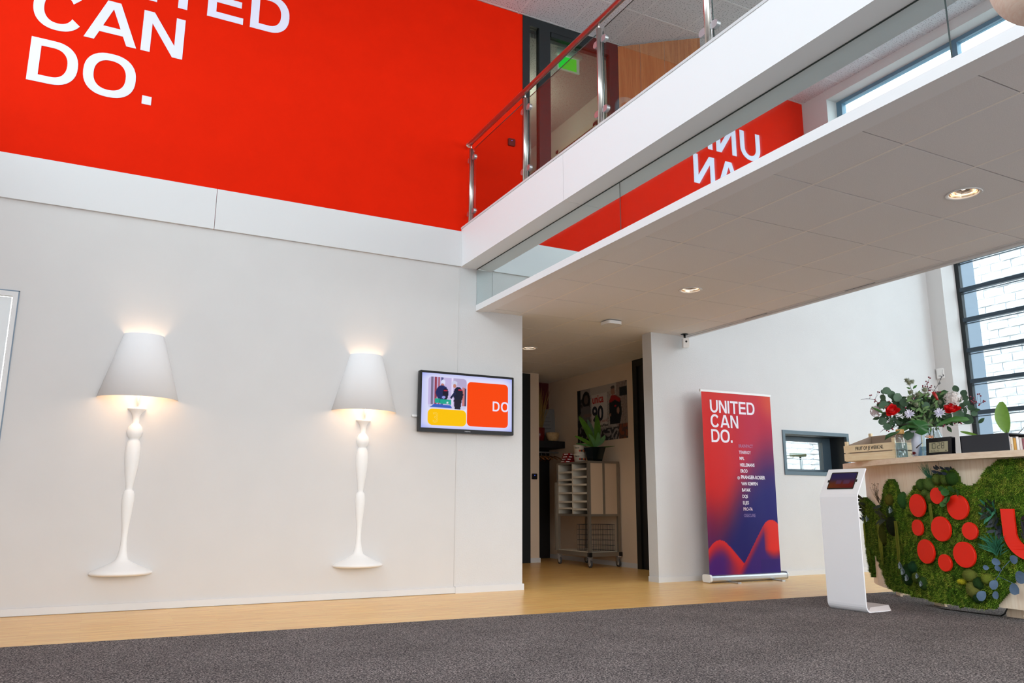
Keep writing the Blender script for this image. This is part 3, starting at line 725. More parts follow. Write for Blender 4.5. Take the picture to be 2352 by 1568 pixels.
# ---- access point / detector
ap = thing('ceiling_detector', 'white square detector box on the low ceiling near the opening', 'detector', (.91,-.24,2.64))
mb = MB(); mb.rbox(-.085,.085,-.085,.085,-.045,-.012,.03,'z',6); mb.build('housing', white_pl, ap)
mb = MB(); mb.box(-.04,.04,-.05,.05,-.012,0); mb.build('bracket', mat('grey_bracket', (120,124,122), .5), ap)
# ---- security camera
sc_ = thing('security_camera', 'small white camera on a black ceiling mount at the bridge corner', 'camera', (1.995,-.09,2.64))
mb = MB(); mb.lathe([(.001,-.010),(.03,-.009),(.042,-.003),(.042,0),(.001,0)], 18); mb.tube([(0,0,-.008),(0,-.005,-.055)], .011, 10); mb.build('mount', blk, sc_)
mb = MB(); R_ = Matrix.Translation((0,-.01,-.10)) @ Matrix.Rotation(-.5,4,'Z') @ Matrix.Rotation(.12,4,'X')
mb.rbox(-.032,.032,-.05,.05,-.055,.05,.01,'y',3,M=R_); mb.build('camera_body', white_pl, sc_)
mb = MB(); mb.lathe([(.001,.0),(.010,.0),(.012,-.003)], 14, M=R_ @ Matrix.Translation((0,-.052,.012)) @ Matrix.Rotation(PI/2,4,'X')); mb.build('camera_lens', blk, sc_)
# ---- wall sensor on right wall
ws = thing('wall_sensor', 'small white sensor box on the pier beside the tall window', 'sensor', (6.45,-.075,2.55))
mb = MB(); mb.rbox(-.035,0,-.045,.045,-.07,.07,.012,'x'); mb.build('housing', white_pl, ws)
mb = MB()
for z in (-.045,-.037,-.029): mb.box(-.0365,-.035,-.02,.02,z-.002,z+.002)
mb.build('grille', mat('grille_grey', (160,160,160), .5), ws)
# ---- pendant lamp near the camera
pl = thing('pendant_lamp', 'pale wood veneer globe pendant at the upper right corner', 'lamp', (-1.115,-5.601,2.442))
ven = wood('veneer', (255,234,216), (246,214,192), (30,30,160), rough=.5)
mb = MB(); prof = [(.158*math.sin(PI*i/20), -.158*math.cos(PI*i/20)) for i in range(2,19)]; mb.lathe(prof, 40); mb.build('lamp_shade', ven, pl)
mb = MB(); mb.tube([(0,0,.15),(0,0,3.57)], .003, 6); mb.build('cord', white_pl, pl)
mb = MB(); mb.tube([(0,0,.06),(0,0,.165)], .022, 12); mb.sphere((0,0,.0), .05); mb.build('bulb', mat('pendant_bulb', (250,240,225), .4), pl)

# ---- roll-up banner
ban = thing('rollup_banner', 'tall red to blue roll-up banner with white lettering by the wall', 'banner', (2.055,-.245,0), math.radians(-1.2))
BW = 1.0
mb = MB(); mb.rbox(-.02,BW+.01,-.07,.05,.012,.075,.02,'x'); mb.build('base_cassette', alu2, ban)
mb = MB(); mb.rbox(-.045,-.02,-.075,.055,.008,.085,.025,'x'); mb.build('end_cap', white_pl, ban)
mb = MB(); mb.rbox(BW+.01,BW+.02,-.075,.055,.008,.085,.025,'x'); mb.build('end_cap', alu2, ban)
mb = MB()
for x in (.22,.82): mb.rbox(x-.02,x+.02,-.20,-.0,0,.012,.004,'z',2)
o = mb; 
for x in (.22,.82):
    mb = MB(); mb.box(x-.018,x+.018,-.20,.10,0,.012); mb.box(x-.022,x+.022,-.205,-.18,0,.014); mb.build('foot', alu2, ban)
mb = MB(); mb.box(-.012,BW-.008,-.014,.004,1.985,2.008); mb.box(-.016,-.012,-.016,.006,1.982,2.011); mb.build('top_rail', white_pl, ban)
mb = MB(); mb.tube([(.5,.03,.07),(.5,.02,1.99)], .008, 8); mb.build('support_pole', alu2, ban)
def banner_fn(u, v):
    red = (204,20,18); crimson = (180,28,60); navy = (26,20,104); orange = (206,84,50)
    c = mixc(red, crimson, sstep(.1,.7,u))
    c = mixc(c, orange, sstep(.75,1.0,u)*sstep(.8,1.0,v))
    c = mixc(c, (206,58,44), sstep(.85,1,v)*.5)
    edge = .30+.42*sstep(0,.95,u)            # blue rises towards the right
    c = mixc(navy, c, sstep(edge-.30,edge+.10+.05*u,v))
    c = mixc(c, (84,18,92), (1-sstep(0,.35,u))*.55*(1-sstep(.25,.5,v)))
    # two red mountains
    h1 = .185-2.0*(u-.16)**2 if u < .27 else .185-2.0*.0121-(u-.27)*.48
    h2 = .292-2.4*(u-.90)**2 if u > .76 else .292-2.4*.0196-(.76-u)*.68
    if v < h1:
        t = (h1-v); k = sstep(.0,.10,t)*(1-.75*sstep(.18,.42,u)); c = mixc((214,34,36), (74,18,110), k)
    if v < h2:
        t = (h2-v); edge_ = mixc((176,24,56), (58,22,112), sstep(.0,.07,t))
        lobe = 1-sstep(.0,.10,((u-.93)/.9)**2*2.2+max(0,.13-v)*1.4+max(0,.80-u)*1.5)
        c = mixc(edge_, (220,40,30), lobe)
        if u > .72 and v < .075: c = mixc(c, (44,24,104), sstep(.075,.03,v) if False else .7)
    # soft vertical sheen of the printed cloth is left to the lights
    return c
bm_ = vcol_mat('banner_print', .5, spec=.22)
def banner_cloth():
    nu, nv, w, h = 130, 260, BW-.02, 1.915
    V = []; Cc = []
    for j in range(nv+1):
        for i in range(nu+1):
            u, v = i/nu, j/nv
            V.append((w*u, -.008+.0012*math.sin(u*17+.6)*(.35+v*.65)+.0005*math.sin(u*31+v*2), .07+h*v)); Cc.append(lin(banner_fn(u, v)))
    F = [(j*(nu+1)+i, j*(nu+1)+i+1, (j+1)*(nu+1)+i+1, (j+1)*(nu+1)+i) for j in range(nv) for i in range(nu)]
    mb = MB(); mb.v = V; mb.f = F; mb.sm = [True]*len(F); mb.c = Cc; return mb.build('printed_cloth', bm_, ban, vcol=True)
banner_cloth()
BM = lambda x, z, y=-.0104: Matrix.Translation((x,y,z)) @ WALLM
lw = mat('banner_white', (232,224,236), .5)
def spaced(word, x0, cap, xs, gap):
    out = []; x = x0
    for ch in word:
        out.append((ch, x)); x += glyph(ch)[1]*cap*xs+gap
    return out
for wd, z in (('UNITED',1.764),('CAN',1.606),('DO.',1.446)):
    put('lettering', word_mesh(spaced(wd, 0, .138, .90, .013), .138, .90, .0002), lw, ban, BM(.108,z))
rows = [('BRAINPACT',1.405,.30),('TENERGY',1.335,.8),('MPL',1.270,.95),('HELLEMANS',1.200,1),('ERCO',1.135,1),('PRANGER-ROSIER',1.066,1),('VAN KEMPEN',1.0,1),('BAVAK',.932,1),('DQS',.865,1),('ELJES',.797,.95),('PRO-FA',.730,.8),('OSECURE',.663,.35)]
for txt, z, a in rows:
    c = mixc((150,40,90) if z > 1 else (60,30,120), (236,228,240), a)
    big = 1.12 if txt.startswith('PRANGER') else 1.0
    put('lettering', text_mesh(txt, .048*big, .0002, .024, .80), mat('banner_row_%d' % int(a*100), c, .5), ban, BM(.478+.03*(1.4-z),z-.004))
mb = MB()
for k in range(6):
    t = PI/3*k; mb.tube([(.455+.016*math.cos(t),-.0104,1.072+.016*math.sin(t)),(.455+.016*math.cos(t+PI/3),-.0104,1.072+.016*math.sin(t+PI/3))], .0028, 4)
    mb.tube([(.455+.005*math.cos(t),-.0104,1.072+.005*math.sin(t)),(.455+.019*math.cos(t),-.0104,1.072+.019*math.sin(t))], .0025, 4)
mb.build('emblem', lw, ban)

# ---- tablet kiosk
kio = thing('tablet_kiosk', 'white sheet-metal kiosk with a tilted tablet beside the desk', 'kiosk', (1.495,-2.415,0), math.radians(1.5))
KW = .172
def kiosk_profile():
    th = .011
    out = [(.27,.0),(.06,.0)]+[(.06-.06*math.sin(t), .06-.06*math.cos(t)) for t in [PI/2*i/6 for i in range(1,7)]]+[(0,.85),(.006,.872),(.128,1.068)]
    inn = [(.128+th,1.063),(.018,.868),(th,.848)]+[(.06-(.06-th)*math.cos(t), .06-(.06-th)*math.sin(t)) for t in [PI/2*i/6 for i in range(0,7)]]+[(.27,th)]
    return out+inn
kw = mat('kiosk_white', (246,246,250), .35)
mb = MB(); P = kiosk_profile(); n = len(P)
vs = [(p[0], y, p[1]) for y in (-KW, KW) for p in P]; no = 11
fs = [(i,(i+1)%n,n+(i+1)%n,n+i) for i in range(n)]
m2 = no
out_n = n//2
for s_ in (0,1):
    for i in range(n//2-0):
        a, b, c_, d_ = i, i+1, n-2-i, n-1-i
        if b > c_: break
        q = (a,b,c_,d_) if b != c_ else (a,b,d_)
        q = tuple(k+s_*n for k in q); fs.append(q if s_ else q[::-1])
mb.add(vs, fs); mb.build('sheet_body', kw, kio)
mb = MB(); mb.prism([(.035,.011),(.27,.011),(.285,.002),(.285,.0),(.30,.0),(.27,.05),(.06,.042)], -KW+.01, KW-.01, lambda a,b,c:(a,c,b)); mb.build('foot_plate', mat('kiosk_side', (214,206,204), .5), kio)
HR = Matrix.Translation((.067,0,.970)) @ Matrix.Rotation(math.atan2(.122,.196),4,'Y')     # local: X = outward normal (-x side), Z up the head
mb = MB(); mb.rbox(-.0035,-.001,-.122,.122,-.072,.082,.008,'x',3,M=HR); mb.build('bezel', blk, kio)
def tab(u, v): return mixc(mixc((110,52,20),(112,24,32),u), (44,34,86), sstep(.2,.75,v)) if not (.28 < u < .48 and .3 < v < .55) and not (.55 < u < .8 and .3 < v < .55) else (92,52,84)
MT = HR @ Matrix.Translation((-.0042,.115,-.062)) @ Matrix(((0,0,-1,0),(-1,0,0,0),(0,1,0,0),(0,0,0,1)))
print_mesh('display', vcol_mat('tablet_print', .15, .75), 24, 16, .23, .134, tab, kio, MT)
mb = MB(); mb.box(-.005,-.001,-.135,-.12,-.008,.012,M=HR); mb.box(-.005,-.001,.12,.135,-.008,.012,M=HR); mb.build('latch', blk, kio)

# ================================================================== RECEPTION DESK
CX, CY, RP, RT = 4.56, -3.33, 2.43, 2.58
desk = thing('reception_desk', 'curved pale wood reception desk with living moss front and red discs', 'desk', (CX,CY,0))
def dp(a, r, z):           # local point on the desk: a degrees from the -X axis (towards +Y), radius, height
    t = math.radians(180-a); return Vector((r*math.cos(t), r*math.sin(t), z))
def dframe(a, r, z):       # matrix: X = along the front to viewer's right, Y = up, Z = outward
    t = math.radians(180-a); out = Vector((math.cos(t), math.sin(t), 0)); up = Vector((0,0,1)); x = up.cross(out)
    M = Matrix((x, up, out)).transposed().to_4x4(); M.translation = dp(a, r, z); return M
def ring(a0, a1, r0, r1, z0, z1, n=60, fn=None):
    mb = MB(); vs = []
    for i in range(n+1):
        a = a0+(a1-a0)*i/n; rr0, rr1 = (r0, r1) if fn is None else fn(a)
        vs += [dp(a,rr0,z0), dp(a,rr1,z0), dp(a,rr1,z1), dp(a,rr0,z1)]
    fs = [(i*4+k, i*4+(k+1)%4, (i+1)*4+(k+1)%4, (i+1)*4+k) for i in range(n) for k in range(4)]+[(3,2,1,0),(n*4,n*4+1,n*4+2,n*4+3)]
    mb.add(vs, fs); return mb
def topr(a):
    r = RT+.075*sstep(26,44,a); ri = 2.0
    if a > 40:   # rounded end
        t = min(1,(a-40)/8); hw = (r-ri)/2; mid = (r+ri)/2; k = math.sqrt(max(0,1-t*t)); return mid-hw*k-.0005, mid+hw*k+.0005
    return ri, r
ring(-42, 48, 0, 0, 1.12, 1.165, 90, topr).build('worktop', oak_h, desk)
for a0, a1 in ((-40,-16.05),(-15.95,12.3),(12.4,40.5),(40.6,47.5)):
    ring(a0, a1, RP-.03, RP, .08, 1.12, 20).build('front_panel', oak_v, desk)
ring(-38, 44, 2.06, 2.09, .30, 1.12, 40).build('inner_panel', oak_v, desk)
ring(-38, 44, 2.09, RP-.03, .30, .32, 40).build('inner_shelf', oak_v, desk)
for a in (-30,-14,2.9,20,38):
    mb = MB(); M = dframe(a, RP-.13, 0)
    mb.prism([(-.06,0),(.075,0),(.062,.025),(.075,.05),(.06,.08),(-.06,.08)], -.02, .0, M=M); mb.prism([(-.06,0),(-.04,0),(-.04,.30),(-.06,.30)], -.16, -.021, M=M)
    mb.build('foot', oak_v, desk)
mb = MB(); mb.tube([dp(20,2.36,.006),dp(15,2.41,.006),dp(9,2.36,.006),dp(5,2.33,.007),dp(4,2.34,.03),dp(3.6,2.31,.09)], .006, 6); mb.build('cable', blk, desk)

# moss outline (degrees, metres)
moss_poly = [(33.9,.738),(31.8,.80),(30.5,.852),(29.3,.937),(27.8,.992),(26.1,1.008),(24.7,.969),(24.2,.90),(23.2,.83),(20.6,.85),(19.5,.893),(18.3,.945),(16.9,.983),(15.1,.994),(13.0,1.027),(11.7,1.041),(10.2,1.062),(8.9,1.06),(8.1,1.027),(7.8,.98),(7.6,.945),(6.1,.93),(4.6,.941),(3.5,.982),(2.5,1.034),(1.2,1.08),(0,1.116),(-8,1.116),(-15,1.05),(-20,.9),(-24,.6),(-22,.4),(-16,.3),(-9,.42),(-5,.42),(-2.6,.40),(-1.3,.321),(.1,.253),(1.3,.185),(2.9,.121),(3.6,.075),(5.3,.062),(7.2,.06),(10.4,.05),(12.7,.056),(16.4,.06),(18.3,.066),(22.2,.075),(26,.082),(29.7,.087),(32.3,.112),(33.6,.2),(35.8,.276),(38.5,.365),(41.6,.455),(41.9,.35),(42.6,.137),(44.5,.19),(47,.3),(49,.45),(49.5,.7),(46,.86),(42,.84),(38,.80)]
def moss_r(a, z):
    return RP+.034+.010*math.sin(a*1.9+z*9)*math.sin(z*23+a)+.006*math.sin(a*5.1+1)*math.sin(z*41)
def moss():
    step = .012; da = step/RP*180/PI
    na = int((50+25)/da); nz = int(1.08/step)
    idx = {}; V = []; F = []; C_ = []
    ins = set()
    for i in range(na):
        for j in range(nz):
            a = -25+(i+.5)*da; z = .045+(j+.5)*step
            if inpoly(a, z, moss_poly): ins.add((i,j))
    def vert(i, j, outer):
        k = (i,j,outer)
        if k not in idx:
            a = -25+i*da; z = .045+j*step; idx[k] = len(V)
            V.append(dp(a, moss_r(a,z) if outer else RP+.001, z))
        return idx[k]
    for (i,j) in ins:
        F.append((vert(i,j,1),vert(i,j+1,1),vert(i+1,j+1,1),vert(i+1,j,1)))
        for (di,dj,p,q) in ((1,0,(i+1,j),(i+1,j+1)),(-1,0,(i,j+1),(i,j)),(0,1,(i+1,j+1),(i,j+1)),(0,-1,(i,j),(i+1,j))):
            if (i+di,j+dj) not in ins: F.append((vert(*p,1),vert(*q,1),vert(*q,0),vert(*p,0)))
    mb = MB(); mb.add(V, F, True); base = mb.build('moss_panel', add_noise(mat('moss_base', (62,88,26), 1, spec=.1), 40, .4, .8, 80, dist=.01), desk)
    base['label'] = 'thick green moss cushion on the desk front'
    # blades
    rnd = random.Random(3); V = []; F = []; CC = []
    cells = sorted(ins)
    from mathutils import noise
    pal = [(92,134,38),(116,154,46),(74,116,36),(144,158,56),(162,166,66),(58,92,34)]
    for (i,j) in cells:
        for _ in range(9):
            a = -25+(i+rnd.random())*da; z = .045+(j+rnd.random())*step
            q = noise.noise(Vector((a*.22, z*7, 1.3))); q2 = noise.noise(Vector((a*.9, z*22, 4.1)))
            base_r = moss_r(a,z)-.003
            t = math.radians(180-a); out = Vector((math.cos(t), math.sin(t), 0)); tx = Vector((-out.y, out.x, 0))
            L = rnd.uniform(.012,.03); d = out*rnd.uniform(.4,1)+tx*rnd.uniform(-.8,.8)+Vector((0,0,rnd.uniform(-.9,.7)))
            d.normalize(); p = dp(a, base_r, z); w = tx*rnd.uniform(.0012,.0025)+Vector((0,0,rnd.uniform(-.0015,.0015)))
            k = len(V); V += [p-w, p+w, p+d*L]; F.append((k,k+1,k+2))
            c = pal[rnd.randrange(3)] if q < .05 else pal[rnd.choice((0,1,3,4))]
            if q2 > .28: c = mixc(c, (168,160,72), .6)
            if q2 < -.3: c = mixc(c, (26,44,16), .6)
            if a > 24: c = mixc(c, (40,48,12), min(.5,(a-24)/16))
            s_ = rnd.uniform(.8,1.3); c = lin(tuple(min(255,x*s_) for x in c)); CC += [c,c,lin(tuple(min(255,x*s_*1.25) for x in mixc(pal[1],(170,180,80),.4)))] if rnd.random() < .3 else [c,c,c]
    mb = MB(); mb.v = V; mb.f = F; mb.sm = [False]*len(F); mb.c = CC
    o = mb.build('moss_strands', vcol_mat('moss_blades', .9, spec=.15), base, vcol=True); o['kind'] = 'stuff'
    return base
moss_o = moss()
# red logo discs, lettering
red_d = mat('logo_red', (250,38,14), .4)
for a, z, r in ((16.9,.786,.090),(11.9,.860,.062),(7.7,.774,.092),(17.45,.614,.063),(11.7,.612,.093),(5.85,.604,.063),(15.85,.435,.092),(11.6,.362,.063),(7.4,.433,.093)):
    mb = MB(); M = dframe(a, RP+.058, z)
    mb.lathe([(.001,.018),(r-.002,.018),(r,.016),(r,0),(.001,0)], 40, M=M, smooth=False); mb.tube([M @ Vector((0,0,-.055)), M @ Vector((0,0,.0))], .008, 6)
    mb.build('logo_disc', red_d, desk)
def ulet():
    pts_o = [(0,.765),(0,.60)]+[(.185-.185*math.cos(t), .60-.185*math.sin(t)) for t in [PI*i/24 for i in range(1,24)]]+[(.37,.60),(.37,.765)]
    pts_i = [(.28,.765),(.28,.60)]+[(.185+.095*math.cos(t), .60-.095*math.sin(t)) for t in [PI*i/20 for i in range(1,20)]]+[(.09,.60),(.09,.765)]
    vs, fs = curve_mesh([pts_o+pts_i], .009)
    V = []
    for v in vs: V.append(dp(.1-math.degrees(v.x/(RP+.065)), RP+.065+v.z, v.y))
    mb = MB(); mb.add(V, fs)
    mb.tube([dp(-1,RP,.70),dp(-1,RP+.06,.70)], .008, 6)
    mb.build('logo_letter', red_d, desk)
ulet()
# ---- plants on the moss
def pxa(px, py_):   # photo-derived helper values were turned into desk degrees and heights beforehand
    return px, py_
def ball(a, z, ra, rz, col, depth=.05):
    rnd = random.Random(int(a*91+z*1000)); M = dframe(a, RP+.035, z)
    mb = MB(); V=[];F=[];C2=[]
    seg, rings = 14, 8
    for i in range(rings+1):
        for k in range(seg):
            th = PI/2*i/rings; ph_ = 2*PI*k/seg; w = 1+rnd.uniform(-.05,.05)
            V.append(M @ Vector((ra*math.cos(th)*math.cos(ph_)*w, rz*math.cos(th)*math.sin(ph_)*w, depth*math.sin(th)*w)))
    for i in range(rings):
        for k in range(seg): F.append((i*seg+k, i*seg+(k+1)%seg, (i+1)*seg+(k+1)%seg, (i+1)*seg+k))
    C2 = [lin(col)]*len(V)
    nb = len(F)
    for _ in range(420):
        th = math.asin(rnd.random()); ph_ = rnd.uniform(0,2*PI); n_ = Vector((math.cos(th)*math.cos(ph_), math.cos(th)*math.sin(ph_), math.sin(th)))
        p = Vector((ra*n_.x, rz*n_.y, depth*n_.z)); d = (n_+Vector((rnd.uniform(-.5,.5),rnd.uniform(-.5,.5),rnd.uniform(-.5,.5)))).normalized()
        w = n_.orthogonal().normalized()*.0012; k = len(V); V += [M @ (p-w), M @ (p+w), M @ (p+d*rnd.uniform(.004,.008))]; F.append((k,k+1,k+2))
        s_ = rnd.uniform(1.0,1.7); C2 += [lin(tuple(min(255,x*s_) for x in col))]*3
    mb.v = [tuple(v) for v in V]; mb.f = F; mb.sm = [i < nb for i in range(len(F))]; mb.c = C2
    mb.build('moss_ball', MATS['moss_blades'], moss_o, vcol=True)
BALLS = [(21.8,.826,.048,.072,(48,84,38)),(26.4,.83,.045,.055,(86,82,26)),(26.3,.735,.045,.06,(38,58,24)),(11.9,.985,.036,.045,(84,100,42)),(13.9,.948,.048,.055,(76,98,44)),(10.0,.98,.045,.045,(80,98,40)),(8.8,.985,.05,.055,(44,72,26)),(16.0,.945,.045,.05,(66,90,36)),(14.9,.88,.03,.035,(80,96,40)),(13.7,.85,.035,.045,(84,98,44)),
         (22.6,.235,.06,.09,(34,62,28)),(19.6,.225,.045,.045,(78,92,36)),(18.0,.19,.04,.055,(52,78,34)),(26.5,.62,.07,.09,(22,30,14)),(7.2,.285,.06,.05,(104,112,48)),(6.9,.19,.058,.062,(112,114,54)),(4.1,.272,.04,.042,(108,120,44)),(8.9,.235,.030,.022,(168,160,40)),(5.7,.235,.04,.045,(40,66,30)),(6.1,.13,.035,.035,(36,62,30)),(43.5,.80,.04,.06,(70,84,30)),(20.5,.30,.05,.05,(30,64,38)),(30.5,.55,.05,.10,(58,62,14))]
for b_ in BALLS: ball(*b_)
def leafmesh(L, w, curl=.15, n=6, pointed=True):
    """leaf along +Y, width in X, lifting in Z"""
    V = []; F = []
    for i in range(n+1):
        t = i/n; ww = w*math.sin(PI*min(1,t*.98+.02))**(.8 if pointed else .5)
        if pointed: ww *= (1-.35*t)
        z = curl*L*math.sin(t*PI*.6)
        V += [(-ww/2,L*t,z+.1*ww),(0,L*t,z-.0*ww),(ww/2,L*t,z+.1*ww)]
    for i in range(n):
        for k in range(2): F.append((i*3+k,i*3+k+1,(i+1)*3+k+1,(i+1)*3+k))
    return V, F
def put_leaf(mb, M, L, w, curl=.15, pointed=True):
    V, F = leafmesh(L, w, curl, 6, pointed); k = [M @ Vector(v) for v in V]
    mb.add(k, F, True); nrm = (M.to_3x3() @ Vector((0,0,1))).normalized()*-.0008
    mb.add([v+nrm for v in k], [f[::-1] for f in F], True)
leaf_mats = {'euc': add_noise(mat('eucalyptus_leaf', (92,118,146), .6), 30, .1), 'dark': add_noise(mat('dark_leaf', (30,44,28), .6), 30, .2), 'ivy': add_noise(mat('ivy_leaf', (52,104,44), .5), 30, .15),
             'teal': add_noise(mat('teal_fern', (52,124,92), .6), 30, .15), 'silver': add_noise(mat('silver_leaf', (150,168,172), .6), 30, .1), 'bronze': mat('bronze_twig', (92,76,52), .7), 'blueblk': mat('blue_black_leaf', (38,48,58), .5),
             'yel': add_noise(mat('yellow_strand', (112,120,20), .8), 60, .2)}
def desk_leaf(a, z, ang, L, w, m, lift=.3, pointed=True, off=.05, name='leaf'):
    mb = MB(); M = dframe(a, RP+off, z) @ Matrix.Rotation(math.radians(ang),4,'Z') @ Matrix.Rotation(lift,4,'X'); put_leaf(mb, M, L, w, .12, pointed); mb.build(name, leaf_mats[m], moss_o)
# round blue eucalyptus leaves lower right
for a, z, ang, s_ in ((-.9,.425,-60,.06),(.9,.405,60,.05),(-1.3,.33,-95,.085),(-.4,.27,-130,.075),(1.9,.29,160,.062),(4.1,.205,150,.068),(2.9,.37,80,.035),(1.1,.355,20,.04),(2.3,.215,200,.05)):
    desk_leaf(a+.4, z-.02, ang, s_*1.15, s_, 'euc', .15, False, .062)
mb = MB(); mb.tube([dp(3.4,RP+.06,.23),dp(1.8,RP+.07,.30),dp(.8,RP+.07,.36),dp(-.4,RP+.07,.41)], .0018, 5); mb.tube([dp(1.8,RP+.07,.30),dp(-.6,RP+.07,.26)], .0016, 5); mb.build('stem', leaf_mats['euc'], moss_o)
# ivy leaves on the upper right disc
for a, z, ang in ((9.6,.885,10),(9.5,.85,-150),(8.8,.875,60),(8.0,.885,-20),(7.3,.875,-70),(9.7,.82,170),(9.0,.85,-170)):
    desk_leaf(a, z, ang, .06, .06, 'ivy', .5, False, .085)
# dark leaves at the top and by the left hump
for i in range(9): desk_leaf(11.3-.42*i+random.uniform(-.2,.2), 1.035+random.uniform(-.02,.03), random.uniform(-60,60), .045, .032, 'blueblk', .7, True, .07)
for i in range(10): desk_leaf(29.5+random.uniform(-1.6,2.4), .72+random.uniform(-.08,.08), random.uniform(-40,160), .09, .035, 'dark', .5, True, .05)
for i in range(16): desk_leaf(44+random.uniform(-3,3), .76+random.uniform(-.12,.10), random.uniform(-90,90), .07, .03, 'dark', .6, True, .05)
# dark ferns and teal fern left of the letter
for i in range(26):
    desk_leaf(1.7+random.uniform(-.8,.8), .745+random.uniform(-.05,.05), random.uniform(-60,60)+180*(i%2), .07, .022, 'dark' if i%3 else 'teal', .5, True, .06)
for i in range(12): desk_leaf(1.1+random.uniform(-.5,.5), .66+random.uniform(-.05,.05), random.uniform(100,220), .07, .028, 'blueblk', .4, True, .055)
for i in range(64):
    t = random.uniform(-65,65); desk_leaf(1.75+random.uniform(-.4,.4), .47+random.uniform(-.04,.05), t, random.uniform(.09,.14), .008, 'teal', random.uniform(.1,.5), True, .05, 'grass_blade')
for i in range(40):
    t = random.uniform(-32,32); desk_leaf(13.6+random.uniform(-.4,.4), .985, t, random.uniform(.09,.17), .004, 'teal', random.uniform(.1,.4), True, .04, 'grass_blade')
for i in range(26): desk_leaf(-2.9+random.uniform(-.6,.6), .66+random.uniform(-.05,.05), random.uniform(-170,-40), .10, .016, 'blueblk', .4, True, .05)
# silvery succulents
def rosette(a, z, s_):
    mb = MB(); M0 = dframe(a, RP+.075, z)
    for k in range(9):
        M = M0 @ Matrix.Rotation(2.4*k,4,'Z') @ Matrix.Rotation(.35+.08*k,4,'X'); put_leaf(mb, M, s_*(1-.05*k), s_*.75, .2, False)
    mb.build('succulent', leaf_mats['silver'], moss_o)
for a, z, s_ in ((36.5,.665,.04),(40.5,.665,.035),(24.6,.745,.038),(23.0,.305,.038),(22.2,.262,.042),(21.2,.215,.038),(18.3,.24,.028),(17.4,.185,.03)): rosette(a, z, s_)
# hanging yellow green strands
def strands(a, z0, z1, wdt, n=16):
    mb = MB(); rnd = random.Random(int(a*10))
    for k in range(n):
        aa = a+rnd.uniform(-wdt,wdt); b = z1+rnd.random()*.35*(z0-z1); pts = [dp(aa+(rnd.uniform(-.15,.15)), RP+.062, z0-(z0-b)*i/5) for i in range(6)]
        mb.tube(pts, [.0028,.003,.0028,.0026,.002,.001], 4)
    mb.build('hanging_strands', leaf_mats['yel'], moss_o)['kind'] = 'stuff'
strands(13.9,.80,.55,.35); strands(24.4,.66,.28,.5,22); strands(31.8,.66,.25,1.0,26); strands(43.5,.62,.40,1.0,14)
# bronze twig by the left hump
mb = MB(); rnd = random.Random(5)
for k in range(22):
    b = Vector((rnd.uniform(-.08,.05), rnd.uniform(.10,.18), rnd.uniform(.0,.04))); M = dframe(31.2, RP+.05, .80)
    mb.tube([M @ Vector((0,0,0)), M @ (b*.5+Vector((.0,.01,.01))), M @ b], [.0012,.001,.0006], 4); mb.sphere(M @ b, .0035, 5, 3)
mb.build('twig', leaf_mats['bronze'], moss_o)

# ================================================================== ON THE DESK
ZT = 1.165
# ---- crate
def crate():
    A, B = Vector((2.27,-1.86)), Vector((2.235,-2.40)); d = (B-A); Lc = d.length; rz = math.atan2(d.y, d.x)
    t = thing('wooden_crate', 'open slatted wooden fruit crate with black lettering on the desk end', 'crate', (A.x,A.y,ZT), rz)
    Dp = .34; h = .062
    def slat(x0,x1,y0,y1,z): mb = MB(); mb.box(x0,x1,y0,y1,z,z+h); mb.build('slat', crate_m, t)
    for z in (.006,.078):
        slat(0,Lc,0,.009,z); slat(0,Lc,Dp-.009,Dp,z); slat(-.004,.005,.009,Dp-.009,z); slat(Lc-.005,Lc+.004,.009,Dp-.009,z)
    slat(0,Lc,Dp-.009,Dp,.150)
    for x in (.02,Lc-.02):
        for y, hh in ((.02,.178),(Dp-.02,.262)):
            mb = MB(); mb.box(x-.013,x+.013,y-.011,y+.011,0,hh); mb.build('corner_post', crate_m, t)
    for k in range(5):
        y = .012+k*(Dp-.024)/5; mb = MB(); mb.box(.006,Lc-.006,y,y+(Dp-.024)/5-.008,.001,.006); mb.build('bottom_slat', crate_m, t)
    lm = mat('cardboard_lining', (176,156,140), .8)
    mb = MB(); mb.box(.034,Lc-.034,Dp-.034,Dp-.026,.008,.235); mb.build('lining', lm, t)
    for x in (.034,Lc-.040): mb = MB(); mb.prism([(.03,.008),(Dp-.035,.008),(Dp-.035,.235),(.03,.150)], x, x+.006, lambda a,b,c:(c,a,b)); mb.build('lining', lm, t)
    put('lettering', text_mesh('FRUIT OP JE WERK.NL', .042, .0004, .016, .72, shear=.12), mat('black_ink', (24,20,20), .6), t, Matrix.Translation((.13,-.0005,.094)) @ WALLM)
crate()
# ---- bottle
clear = glass_mat('clear_glass', (246,250,250), .03)
clear2 = glass_mat('vase_glass', (226,236,240), .05)
bo = thing('water_bottle', 'glass water bottle with bamboo cap on the desk', 'bottle', (2.215,-2.478,ZT))
mb = MB(); mb.lathe([(.001,.002),(.042,.002),(.045,.008),(.045,.165),(.040,.182),(.030,.195),(.028,.205)], 24); mb.build('glass_body', clear, bo)
mb = MB(); mb.lathe([(.001,.006),(.041,.006),(.0425,.012),(.0425,.125),(.001,.125)], 24); mb.build('water', glass_mat('water', (196,216,226), .06), bo)
mb = MB(); mb.lathe([(.001,.236),(.030,.236),(.032,.233),(.032,.200),(.028,.198)], 24); mb.build('cap', wood('bamboo_cap', (222,178,110), (200,150,84), (60,60,3)), bo)
